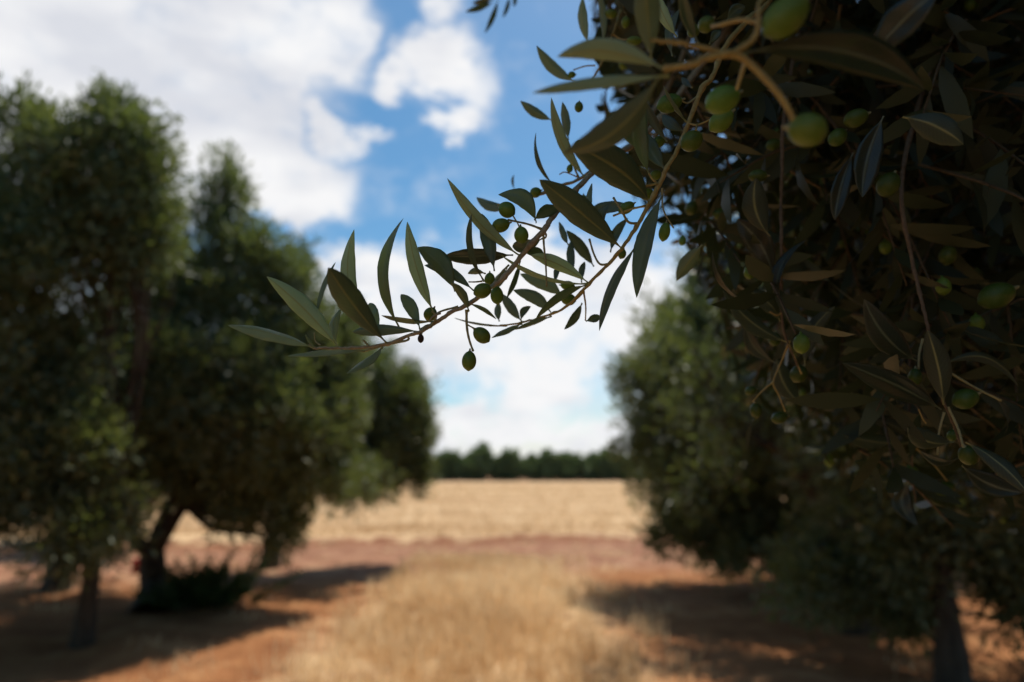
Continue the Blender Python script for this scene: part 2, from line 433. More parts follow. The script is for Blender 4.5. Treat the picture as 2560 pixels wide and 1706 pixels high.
def ground_mat():
    m, nt, N, L = mat('ground_soil_and_straw')
    g = N.new('ShaderNodeNewGeometry'); sp = N.new('ShaderNodeSeparateXYZ'); L.new(g.outputs['Position'], sp.inputs[0])
    X, Y = sp.outputs[0], sp.outputs[1]
    nA = noise(N, L, .35, 5, .6, g.outputs['Position']); nB = noise(N, L, 2.2, 6, .65, g.outputs['Position'])
    nC = noise(N, L, 14, 5, .6, g.outputs['Position'])

    def sm(v, a, b):
        r = N.new('ShaderNodeMapRange'); r.interpolation_type = 'SMOOTHSTEP'; L.new(v, r.inputs[0])
        r.inputs[1].default_value = a; r.inputs[2].default_value = b
        return r.outputs[0]
    red = ramp(N, L, nB.outputs['Fac'], [(.3, (.21, .080, .032)), (.55, (.35, .150, .060)), (.75, (.50, .27, .12))])
    dirt = ramp(N, L, nB.outputs['Fac'], [(.3, (.21, .088, .048)), (.5, (.32, .155, .090)), (.7, (.47, .28, .16))])
    straw = ramp(N, L, nC.outputs['Fac'], [(.3, (.52, .33, .16)), (.7, (.84, .64, .39))])
    # far field: long faint bands across
    mp = N.new('ShaderNodeMapping'); mp.inputs['Scale'].default_value = (.03, .22, 1); L.new(g.outputs['Position'], mp.inputs[0])
    nD = noise(N, L, 1, 6, .65, mp.outputs[0])
    field = ramp(N, L, nD.outputs['Fac'], [(.3, (.42, .24, .12)), (.5, (.60, .40, .22)), (.7, (.72, .52, .31))])
    yw = mth(N, L, 'ADD', Y, mth(N, L, 'MULTIPLY', mth(N, L, 'SUBTRACT', nB.outputs['Fac'], .5), 3.2))
    yw = mth(N, L, 'SUBTRACT', yw, mth(N, L, 'MULTIPLY', X, .22))
    xw = mth(N, L, 'ADD', X, mth(N, L, 'MULTIPLY', mth(N, L, 'SUBTRACT', nB.outputs['Fac'], .5), 1.6))
    strip = mth(N, L, 'MULTIPLY', mth(N, L, 'MULTIPLY', sm(xw, -2.2, -1.2), sm(xw, 1.5, .5)), sm(nB.outputs['Fac'], .36, .5))
    c = mixc(N, L, mth(N, L, 'MULTIPLY', strip, .85), red.outputs[0], straw.outputs[0])
    c = mixc(N, L, sm(yw, 10.6, 12.4), c, dirt.outputs[0])
    edge = mth(N, L, 'MULTIPLY', sm(yw, 15.6, 16.4), sm(yw, 17.6, 16.8))
    c = mixc(N, L, mth(N, L, 'MULTIPLY', edge, .8), c, (.26, .11, .055))
    c = mixc(N, L, sm(yw, 16.7, 17.3), c, field.outputs[0])
    c = mixc(N, L, mth(N, L, 'MULTIPLY', sm(Y, 102, 107), .8), c, (.38, .18, .10))
    bp = N.new('ShaderNodeBump'); bp.inputs['Strength'].default_value = .7; bp.inputs['Distance'].default_value = .05
    L.new(mth(N, L, 'ADD', nC.outputs['Fac'], nB.outputs['Fac']), bp.inputs['Height'])
    b = N.new('ShaderNodeBsdfPrincipled'); L.new(c, b.inputs['Base Color']); b.inputs['Roughness'].default_value = .95
    b.inputs['Specular IOR Level'].default_value = .1
    L.new(bp.outputs[0], b.inputs['Normal'])
    o = N.new('ShaderNodeOutputMaterial'); L.new(b.outputs[0], o.inputs[0])
    return m


M_GROUND = ground_mat()

# ------------------------------------------------------------------ ground
def gz(x, y):
    x = np.asarray(x, float); y = np.asarray(y, float)
    near = np.clip(1 - np.abs(y) / 60, 0, 1)
    z = near * (.035 * np.sin(x * 1.7 + 1.3 * np.sin(y * .9)) + .03 * np.sin(y * 2.3 + x * .7) + .02 * np.sin(x * 5.1 + y * 3.7))
    s = np.clip((y - .22 * x - 16.2) / 1.2, 0, 1)
    return z + .12 * s * s * (3 - 2 * s)


def axis(n, lo, hi, far):
    a = np.linspace(lo, hi, n)
    g = np.geomspace(1, far, 26)
    return np.concatenate([lo - g[::-1], a, hi + g])


gx = axis(170, -16, 16, 2500); gy = axis(200, -6, 30, 2600)
GX, GY = np.meshgrid(gx, gy)
V = np.stack([GX, GY, gz(GX, GY)], -1).reshape(-1, 3)
nx, ny = len(gx), len(gy)
i, j = np.meshgrid(np.arange(nx - 1), np.arange(ny - 1))
a = (j * nx + i).ravel()
put('ground', mesh_from('ground', V, [np.stack([a, a + 1, a + nx + 1, a + nx], -1)], [M_GROUND]), kind='structure')


def blades(n, xs, ys, h, w, rng, lean=.35, tuft=.0):
    x, y = xs, ys
    z = gz(x, y) - .01
    ang = rng.uniform(0, 2 * np.pi, n); le = rng.normal(0, lean, n)
    d = np.stack([np.cos(ang) * le, np.sin(ang) * le, np.ones(n)], -1); d = norm(d)
    sd_ = rng.uniform(0, 2 * np.pi, n); s = np.stack([np.cos(sd_), np.sin(sd_), np.zeros(n)], -1)
    B = np.stack([x, y, z], -1); h = h[:, None]; w = w[:, None]
    mid = B + d * h * .55
    dr = np.stack([np.cos(ang), np.sin(ang), -.4 * np.ones(n)], -1) * h * np.abs(rng.normal(0, .18, n))[:, None]
    tip = B + d * h + dr
    V = np.stack([B - s * w, B + s * w, mid + s * w * .7, tip, mid - s * w * .7], 1).reshape(-1, 3)
    o = np.arange(n)[:, None] * 5
    return V, [o + np.array([[0, 1, 2, 4]]), o + np.array([[4, 2, 3]])]


def grass_object(name, n, sample, hmin, hmax, wpx, material, seed, label, cat, tufts=0):
    rng = np.random.default_rng(seed)
    x, y = sample(rng, n)
    n = len(x)
    h = rng.uniform(hmin, hmax, n)
    w = wpx * (.6 + .8 * rng.random(n)) * (1 + np.abs(y) / 14)
    V, F = blades(n, x, y, h, w, rng)
    tone = np.repeat(np.clip(rng.normal(.5, .25, n) + .25 * np.sin(x * 1.3 + 2 * np.sin(y * .8)), 0, 1), 5)
    put(name, mesh_from(name, V, F, [material], attr=tone, smooth=False), label=label, cat=cat, kind='stuff')


def s_strip(rng, n):
    y = rng.uniform(.5, 13.2, n); x = rng.normal(-.45, .75, n)
    k = 700
    ty = rng.uniform(.5, 13, k); tx = rng.normal(-.45, .75, k)
    q = rng.integers(0, k, n)
    sel = rng.random(n) < .75
    x = np.where(sel, tx[q] + rng.normal(0, .07, n), x); y = np.where(sel, ty[q] + rng.normal(0, .07, n), y)
    ok = (x > -2.4 + .05 * y) & (x < 1.6)
    return x[ok], y[ok]


def s_field(rng, n):
    y = 16.8 + 65 * rng.random(n) ** 1.6; x = rng.uniform(-1, 1, n) * (6 + y * .6)
    ok = (y - .22 * x) > 16.9
    return x[ok], y[ok]


def s_litter(rng, n):
    k = 260
    ty = rng.uniform(3, 16, k); tx = rng.uniform(-10, 10, k); q = rng.integers(0, k, n)
    x = tx[q] + rng.normal(0, .13, n); y = ty[q] + rng.normal(0, .13, n)
    return x, y


grass_object('dry_grass', 34000, s_strip, .08, .32, .0034, M_STRAW, 3,
             'tall dry golden grass running down the strip between the two rows of trees', 'dry grass')
grass_object('stubble', 60000, s_field, .08, .26, .0040, M_STUB, 4,
             'pale cut straw covering the open field beyond the dirt track', 'stubble')
grass_object('straw_tufts', 7000, s_litter, .04, .16, .0030, M_STRAW, 5,
             'sparse short dry tufts scattered on the red soil under the trees', 'dry tufts')

# ------------------------------------------------------------------ background trees
def q2(px, py, d):                       # 2353-wide picture coordinates
    k = 2560 / 2353
    return P(px * k, py * k, d)


K = 1568.7


def crown_points(blobs, n, rng, clump=(.12, .30), per=38):
    """blobs: (cx,cy,cz,rx,ry,rz). returns leaf bases, directions and the clump centres"""
    vol = np.array([(b[3] * b[4] * b[5]) ** (2 / 3) for b in blobs]); vol = vol / vol.sum()
    nc = max(8, n // per)
    which = rng.choice(len(blobs), nc, p=vol)
    bl = np.array(blobs)[which]
    u = norm(rng.normal(size=(nc, 3)))
    r = rng.random(nc) ** .42
    # uneven surface
    bump = 1 + .24 * np.sin(u[:, 0] * 5 + bl[:, 0] * 3) * np.sin(u[:, 2] * 6 + bl[:, 2]) + rng.normal(0, .15, nc)
    C = bl[:, :3] + u * bl[:, 3:6] * (r * bump)[:, None]
    cr = rng.uniform(*clump, nc)
    # uneven numbers of leaves give gaps and dense tufts
    wgt = rng.gamma(.75, 1, nc) * cr ** 2; wgt /= wgt.sum()
    idx = rng.choice(nc, n, p=wgt)
    off = rng.normal(size=(n, 3)); off = norm(off) * (rng.random(n) ** .5)[:, None]
    off *= np.array([.85, .85, 1.25]) * cr[idx][:, None]
    B = C[idx] + off
    D = norm(off) * .7 + norm(C[idx] - bl[idx][:, :3] + 1e-3) * .5 + rng.normal(0, .45, (n, 3)) + np.array([0, 0, .25])
    return B, norm(D), C, which, idx


def shoots(tops, rng, n_per=26):
    """thin upright sprays: list of (point, height)"""
    B, D = [], []
    paths = []
    for p, h, o_ in tops:
        d = norm(o_ + np.array([rng.normal(0, .3), rng.normal(0, .3), .5]))
        paths.append((np.array([p, p + d * h]), np.array([.008, .003])))
        t = rng.random(n_per) * h
        for tt in t:
            B.append(p + d * tt + rng.normal(0, .03, 3)); D.append(norm(d * .8 + rng.normal(0, .7, 3)))
    return np.array(B), np.array(D), paths


def make_tree(label, base, trunk, fork, blobs_px, nleaf, seed, leaf=(.075, .020), group=None, extra=None, trunk_r=(.16, .10),
              stems=2, fmat=None, world_blobs=None, name='olive_tree', clump=(.11, .30)):
    rng = np.random.default_rng(seed)
    base = np.array(base, float)
    root = put(name, None, label=label, cat='tree', group=group, loc=base)
    blobs = []
    for (px, py, rx, ry, d, rd) in (blobs_px or []):
        c = q2(px, py, d); blobs.append((c[0], c[1], c[2], rx * d / K, rd, ry * d / K))
    blobs += (world_blobs or [])
    B, D, C, which, idx = crown_points(blobs, nleaf, rng, clump)
    tops = []
    ctr = np.array(blobs)[which][:, :3]
    for h in rng.permutation(len(C))[:len(C) // 9]:
        o_ = norm(C[h] - ctr[h] + np.array([0, 0, .25]))
        tops.append((C[h], rng.uniform(.12, .42) * (2.2 if fmat is M_FARFOL else 1), o_))
    B2, D2, sp = shoots(tops, rng, 20 if fmat is not M_FARFOL else 3)
    B = np.concatenate([B, B2]); D = np.concatenate([D, D2])
    nn = norm(rng.normal(size=B.shape) + np.array([0, 0, .9]))
    n = len(B)
    Ln = leaf[0] * rng.uniform(.7, 1.25, n); W = leaf[1] * rng.uniform(.75, 1.25, n)
    keep = B[:, 2] > .12
    B, D, nn, Ln, W = B[keep], D[keep], nn[keep], Ln[keep], W[keep]
    V, F, k = leaf_batch(B, D, nn, Ln, W, .08, full=False)
    tone = np.repeat(np.clip(rng.normal(.5, .22, len(B)), 0, 1), k)
    fo = put('crown', mesh_from('crown', V - base, F, [fmat or M_FOL], attr=tone, smooth=False), root)
    # trunk
    tp = [base + np.array([0, 0, -.1])] + [np.array(p, float) for p in trunk]
    rr = np.linspace(trunk_r[0], trunk_r[1], len(tp)); rr[0] *= 1.5
    pts, ra = smooth_path(tp, rr, 5)
    ra = ra * (1 + rng.normal(0, .05, len(ra)))
    Vt, Ft = tubes([(pts, ra)], 14)
    Vt = Vt + norm(Vt - pts.mean(0)) * (rng.normal(0, .006, (len(Vt), 1)))
    put('trunk', mesh_from('trunk', Vt - base, Ft, [M_BARK]), root)
    f = tp[-1]
    # limbs: from the fork (or given stems) to each mass of the crown
    forks = [np.array(q, float) for q in fork] or [f]
    paths = []
    for q in forks:
        if np.linalg.norm(q - f) > .05:
            m_ = (q + f) / 2 + rng.normal(0, .03, 3)
            p_, r_ = smooth_path([f - np.array([0, 0, .05]), m_, q], [trunk_r[1] * .8, trunk_r[1] * .65, trunk_r[1] * .5], 5)
            paths.append(((p_, r_), q))
    for bi, b in enumerate(blobs):
        c = np.array(b[:3])
        q = min(forks, key=lambda w_: np.linalg.norm(w_ - c))
        m_ = q * .5 + c * .5 + rng.normal(0, .08, 3) + np.array([0, 0, -.05])
        p_, r_ = smooth_path([q, m_, c], [trunk_r[1] * .5, trunk_r[1] * .3, trunk_r[1] * .14], 5, .012, rng)
        paths.append(((p_, r_), q))
        cs = C[which == bi]
        if len(cs):
            for e in cs[rng.permutation(len(cs))[:10]]:
                s_ = p_[rng.integers(len(p_) // 2, len(p_))]
                m2 = (s_ + e) / 2 + rng.normal(0, .05, 3)
                a_, c_ = smooth_path([s_, m2, e], [.014, .009, .004], 3)
                paths.append(((a_, c_), q))
    for q in forks:                     # one limb (with its boughs) per fork
        mine = [p for p, o_ in paths if o_ is None or np.allclose(o_, q)] if q is forks[0] else [p for p, o_ in paths if o_ is not None and np.allclose(o_, q)]
        if mine:
            Vl, Fl = tubes(mine, 6)
            put('limb', mesh_from('limb', Vl - base, Fl, [M_BARK]), root)
    Vl, Fl = tubes(sp, 5)
    put('shoots', mesh_from('shoots', Vl - base, Fl, [M_BARK]), root, kind='stuff')
    return root


def gpt(px, d):                          # ground point under a column of the picture at a depth
    x = (px * 2560 / 2353 - 1280) / FP * d
    p = q2(px, 784, d); return np.array([p[0], p[1] + .0, float(gz(p[0], p[1]))])


def ground_at(px, py):
    v = cam_ray(px, py); t = CAM_H / -v[2]
    return np.array([v[0] * t, v[1] * t, float(gz(v[0] * t, v[1] * t))])


bA = ground_at(188, 1478)
make_tree('tall olive tree at the left frame edge with a straight slim dark trunk', bA,
          [bA + [.02, 0, .5], bA + [.0, .02, 1.0]], [bA + [.1, .2, 1.6], bA + [-.4, .1, 1.5]],
          [(250, 290, 72, 95, 6.6, .5), (50, 320, 75, 95, 6.4, .55), (170, 420, 170, 120, 6.6, .8), (320, 430, 65, 90, 6.6, .5),
           (90, 600, 200, 150, 6.6, .9), (250, 560, 120, 120, 6.8, .7), (60, 850, 200, 170, 6.6, .9), (120, 1050, 170, 130, 6.4, .8),
           (190, 1210, 110, 90, 6.3, .5), (350, 560, 60, 90, 6.8, .5), (330, 330, 45, 50, 6.6, .4), (0, 1150, 120, 110, 6.2, .6), (-220, 650, 260, 330, 6.6, 1.1), (-250, 1050, 220, 230, 6.4, 1.0)],
          74000, 11, leaf=(.10, .032), trunk_r=(.085, .07))
bB = ground_at(345, 1408)
dB = bB[1] / math.cos(R(PITCH)) * .985
fB = q2(350, 1265, 8.6)
make_tree('olive tree with a forked dark trunk and a shrub at its foot', bB,
          [q2(352, 1350, 8.6), fB], [q2(425, 1160, 8.7), q2(300, 1180, 8.5), q2(385, 1170, 8.9)],
          [(520, 425, 52, 75, 8.6, .5), (505, 540, 70, 70, 8.6, .6), (600, 605, 85, 55, 8.6, .7), (560, 700, 120, 90, 8.6, .9),
           (680, 650, 50, 45, 8.6, .4), (400, 700, 120, 110, 8.8, .8), (620, 850, 115, 130, 8.5, 1.0), (450, 900, 110, 110, 8.6, 1.1),
           (560, 1030, 190, 110, 8.4, 1.1), (400, 1080, 130, 75, 8.4, .8), (620, 1140, 95, 65, 8.3, .7), (655, 1205, 50, 45, 8.3, .3), (650, 1225, 30, 30, 8.3, .3),
           (530, 1170, 60, 45, 8.3, .4), (720, 980, 80, 120, 8.6, .7), (740, 800, 85, 80, 8.8, .7), (410, 620, 80, 80, 8.8, .6), (700, 1090, 120, 75, 8.5, .7), (380, 900, 120, 120, 8.8, .8), (560, 950, 150, 120, 9.8, .9), (520, 950, 140, 120, 7.7, .6), (640, 980, 90, 100, 7.8, .5), (380, 850, 100, 140, 7.6, .6), (740, 720, 45, 45, 8.8, .4), (770, 900, 65, 120, 8.8, .6), (810, 1105, 90, 48, 10, .6), (420, 1000, 150, 100, 9.8, .9)],
          110000, 12, leaf=(.10, .032), trunk_r=(.19, .14))
bC = gpt(652, 12.6)
make_tree('smaller olive tree standing behind the forked one, its crown reaching farthest towards the field', bC,
          [bC + [.05, 0, .6], bC + [.1, 0, 1.1]], [bC + [.5, -.1, 1.7], bC + [-.3, 0, 1.6]],
          [(850, 870, 85, 65, 12, .8), (780, 800, 80, 70, 12, .8), (930, 900, 50, 50, 12, .5), (920, 1080, 70, 45, 12, .6), (790, 930, 110, 80, 12, 1.0), (915, 950, 70, 85, 12, .8), (870, 1030, 110, 75, 12, .9),
           (955, 985, 38, 60, 12, .5), (830, 1085, 100, 45, 12, .7), (865, 1118, 38, 28, 12, .3), (700, 920, 100, 140, 12, 1.0), (770, 1090, 60, 30, 12, .5)],
          52000, 13, leaf=(.11, .036), trunk_r=(.15, .1))
bR = ground_at(2190, 1588)
make_tree('olive tree on the right with its bare dark trunk standing under a hanging crown', bR,
          [bR + [.02, 0, .5], bR + [.05, .1, 1.15]], [bR + [-.35, .2, 1.8], bR + [.4, .1, 1.8]],
          [(2200, 900, 260, 200, 5.6, 1.0), (2000, 950, 160, 190, 5.8, .8), (2420, 950, 220, 260, 5.6, 1.0), (2150, 1180, 200, 110, 5.5, .8),
           (2000, 650, 200, 200, 5.8, .9), (2350, 550, 280, 240, 5.6, 1.1), (2330, 1260, 120, 110, 5.4, .5), (1930, 1320, 130, 65, 5.9, .5), (2080, 1400, 70, 40, 5.6, .3), (2460, 1330, 100, 80, 5.5, .5), (2050, 400, 220, 200, 5.8, .9),
           (2600, 700, 220, 350, 5.6, 1.0), (2040, 1290, 90, 70, 5.5, .4), (2320, 1390, 60, 60, 5.3, .3)],
          135000, 14, leaf=(.10, .032), trunk_r=(.10, .075))
bS = gpt(1790, 10.3)
make_tree('rounded bushy olive tree at the end of the right row beside the open field', bS,
          [bS + [.02, 0, .5], bS + [-.05, .1, 1.0]], [bS + [-.5, .0, 1.6], bS + [.4, .1, 1.6]],
          [(1570, 830, 105, 85, 10.2, .9), (1580, 740, 80, 60, 10.2, .7), (1640, 640, 90, 60, 10.4, .7), (1760, 1270, 170, 50, 9.4, .8), (1560, 1230, 60, 45, 9.8, .5), (1510, 930, 85, 100, 10.0, .8), (1545, 1050, 105, 110, 10.0, 1.0), (1600, 1170, 95, 85, 9.9, .9),
           (1700, 720, 130, 110, 10.4, 1.0), (1700, 950, 150, 200, 10.3, 1.2), (1850, 800, 170, 250, 10.4, 1.2), (1850, 1100, 170, 160, 10.3, 1.1),
           (1700, 1180, 130, 90, 10.0, .9), (1800, 560, 150, 150, 10.6, 1.0), (1640, 1240, 60, 45, 9.8, .5), (1990, 950, 120, 250, 10.4, 1.0),
           (1450, 870, 35, 45, 10.0, .4), (1800, 1230, 120, 50, 9.9, .6)],
          110000, 15, leaf=(.105, .034), trunk_r=(.17, .11))

# second rows behind, glimpsed through the first
def generic_blobs(b, h, r, seed):
    rng = np.random.default_rng(seed); out = []
    for k in range(9):
        a = k * 2 * math.pi / 6 + rng.normal(0, .2); rad = r * .5 if k < 6 else r * .15
        out.append((b[0] + math.cos(a) * rad, b[1] + math.sin(a) * rad, b[2] + h * (.48 if k < 6 else .75) + rng.normal(0, .15), r * .5, r * .5, h * .25))
    return out


rows2 = [((-8.6, 15.0), 21, 'olive tree of the second row seen in the gap under the left crowns'),
         ((-10.4, 10.5), 22, 'farther olive tree behind the left frame edge trees'),
         ((7.6, 12.5), 23, 'olive tree of the next row dimly seen past the right trunk'),
         ((3.5, 7.4), 25, 'olive tree of the right row dim between the bare trunk and the rounded end tree'),
         ((-6.3, 9.9), 26, 'olive tree of the left row standing behind the slim trunk'),
         ((8.4, 8.2), 24, 'olive tree of the next row at the far right edge')]
for (x, y), sd_, lb in rows2:
    b = np.array([x, y, float(gz(x, y))])
    make_tree(lb, b, [b + [.02, 0, .5], b + [0, .05, 1.0]], [b + [-.4, 0, 1.5], b + [.4, .1, 1.6]], None, 26000, sd_, leaf=(.11, .034),
              trunk_r=(.15, .1), world_blobs=([(1.95, 7.2, 2.9, .6, .6, .6), (2.5, 7.6, 3.7, .65, .7, .6), (2.1, 6.9, 2.1, .6, .5, .5)] if sd_ == 25 else []) + generic_blobs(b, *((5.2, 2.4) if sd_ == 25 else (4.2, 2.1)), sd_))

# unseen trees added beside and behind the camera to block light
for (x, y), sd_, lb in [((-5.1, 2.3), 31, 'unseen olive tree added left of the frame for its shade'), ((-4.6, -3.0), 32, 'unseen olive tree added behind the viewpoint on the left to block light'),
                        ((3.1, -4.3), 33, 'unseen olive tree added behind the viewpoint on the right to block light'), ((.3, -8.2), 34, 'unseen olive tree added in the middle far behind the viewpoint to block light')]:
    b = np.array([x, y, float(gz(x, y))])
    make_tree(lb, b, [b + [.02, 0, .5], b + [0, .05, 1.0]], [b + [-.4, 0, 1.5], b + [.4, .1, 1.6]], None, 20000, sd_, leaf=(.15, .055),
              trunk_r=(.15, .1), world_blobs=generic_blobs(b, 4.6, 2.3, sd_))

# far tree line
FARN = 4
far_src = []
for k in range(FARN):
    h = [4.6, 5.2, 4.9, 5.6][k]
    b = np.array([0., 0., 0.])
    rt = make_tree('dark green olive tree in the continuous row along the far edge of the straw field', b, [b + [0, 0, .6], b + [.05, 0, 1.0]], [b + [-.6, 0, 1.8], b + [.6, 0, 1.7]],
                   None, 9000, 40 + k, leaf=(.42, .22), trunk_r=(.2, .13), fmat=M_FARFOL, clump=(.4, .7),
                   world_blobs=[(0, 0, h * .34, 2.2, 2.0, h * .34), (-.7, 0, h * .62, 1.2, 1.2, h * .25), (.7, .1, h * .66, 1.1, 1.1, h * .27), (.1, 0, h * .8, .7, .7, h * .16)],
                   group='olive trees in a row at the far edge of the field')
    far_src.append(rt)


def dup(root, loc, rz, sc):
    c = root.copy(); COL.objects.link(c); c.location = loc; c.rotation_euler = (0, 0, rz); c.scale = (sc, sc, sc)
    for ch in root.children:
        d = ch.copy(); COL.objects.link(d); d.parent = c
    return c


rngf = random.Random(8)
xs = [-62 + 2.5 * k for k in range(38)]
for k, x in enumerate(xs):
    loc = (x + rngf.uniform(-.5, .5), 113 + rngf.uniform(-1, 1), 0.1)
    rz = rngf.uniform(0, 6.28); sc = rngf.uniform(.88, 1.1)
    if k < FARN:
        far_src[k].location = loc; far_src[k].rotation_euler = (0, 0, rz); far_src[k].scale = (sc,) * 3
    else:
        dup(far_src[k % FARN], loc, rz, sc)

# shrub at the foot of the forked tree
def shrub(base, n, label):
    rng = np.random.default_rng(77)
    root = put('shrub', None, label=label, cat='shrub', loc=base)
    st = []; Bs = []; Ds = []
    for k in range(80):
        a = rng.uniform(0, 6.28); e = rng.uniform(.35, 1.35)
        d = np.array([math.cos(a) * math.cos(e) * 1.7, math.sin(a) * math.cos(e), math.sin(e)]); d = norm(d)
        ln = rng.uniform(.4, .72) * (1.0 if d[0] > 0 else .85)
        o = np.array([rng.normal(0, .22), rng.normal(0, .12), 0])
        p, r_ = smooth_path([o, o + d * ln * .5, o + d * ln + [0, 0, -.04]], [.007, .005, .002], 4); st.append((p, r_))
        for q in range(n // 80):
            t = rng.uniform(.15, 1); Bs.append(o + d * ln * t + rng.normal(0, .02, 3)); Ds.append(norm(d * .7 + rng.normal(0, .6, 3)))
    Bs, Ds = np.array(Bs), np.array(Ds); m_ = len(Bs)
    V, F, k = leaf_batch(Bs, Ds, norm(rng.normal(size=(m_, 3)) + [0, 0, 1]), rng.uniform(.05, .09, m_), rng.uniform(.015, .025, m_), .1, full=False)
    put('leaves', mesh_from('leaves', V, F, [M_BUSH], attr=np.repeat(rng.random(m_), k), smooth=False), root)
    V, F = tubes(st, 5); put('stems', mesh_from('stems', V, F, [M_BARK]), root)


shrub(ground_at(470, 1395), 8000, 'low dark green shrub growing to the right of the forked trunk')

# red crate on the soil beyond the forked trunk (only a red blur in the photograph)
def crate(c, w, d, h, rz, label):
    vs, fs = [], []

    def bx(x0, y0, z0, x1, y1, z1):
        o = len(vs)
        for z in (z0, z1):
            for (x, y) in ((x0, y0), (x1, y0), (x1, y1), (x0, y1)): vs.append((x, y, z))
        for f in ((0, 3, 2, 1), (4, 5, 6, 7), (0, 1, 5, 4), (1, 2, 6, 5), (2, 3, 7, 6), (3, 0, 4, 7)): fs.append([o + q for q in f])
    t = .015
    bx(-w / 2, -d / 2, 0, w / 2, d / 2, t)
    for k in range(4):
        z = t + .002 + k * h / 4; z1 = z + h / 4 * .72
        bx(-w / 2, -d / 2, z, w / 2, -d / 2 + t, z1); bx(-w / 2, d / 2 - t, z, w / 2, d / 2, z1)
        bx(-w / 2, -d / 2 + t + .001, z, -w / 2 + t, d / 2 - t - .001, z1); bx(w / 2 - t, -d / 2 + t + .001, z, w / 2, d / 2 - t - .001, z1)
    for sx in (-1, 1):
        for sy in (-1, 1):
            x = sx * (w / 2 + .004) ; y = sy * (d / 2 + .004)
            bx(min(x, x - sx * .04), min(y, y - sy * .04), .0, max(x, x - sx * .04), max(y, y - sy * .04), h + .01)
    me = mesh_from('crate', np.array(vs), [np.array(fs)], [M_RED], smooth=False)
    o = put('crate', me, label=label, cat='crate', loc=c); o.rotation_euler = (0, 0, rz)


crate(ground_at(326, 1318), .26, .22, .2, .3, 'small red crate on the soil half hidden by the forked trunk')

# ------------------------------------------------------------------ the near olive tree
NEAR = np.array([2.75, .35, 0.0]); NEAR[2] = float(gz(2.75, .35))
near = put('olive_tree', None, label='near olive tree filling the right side, its sharp fruiting branch reaching left', cat='tree', loc=NEAR)
rng = np.random.default_rng(5)
ntk = [NEAR + [0, 0, -.1], NEAR + [.03, .02, .5], NEAR + [-.02, .05, 1.15], NEAR + [-.1, .1, 1.5]]
pts, ra = smooth_path(ntk, [.26, .17, .14, .15], 6)
V, F = tubes([(pts, ra * (1 + rng.normal(0, .04, len(ra))))], 18)
put('trunk', mesh_from('trunk', V - NEAR, F, [M_BARK]), near)

SC = {'S': (0, 0, 1.0), 'A': (550, 420, 1627 / 550), 'B': (1050, 380, 1926 / 700), 'C': (1150, 0, 2195 / 700),
      'D': (1700, 0, 2247 / 860), 'E': (1700, 500, 1586 / 860), 'F': (1480, 0, 2352 / 600)}


def sp_(c, x, y):
    ox, oy, s = SC[c]; return ox + x / s, oy + y / s


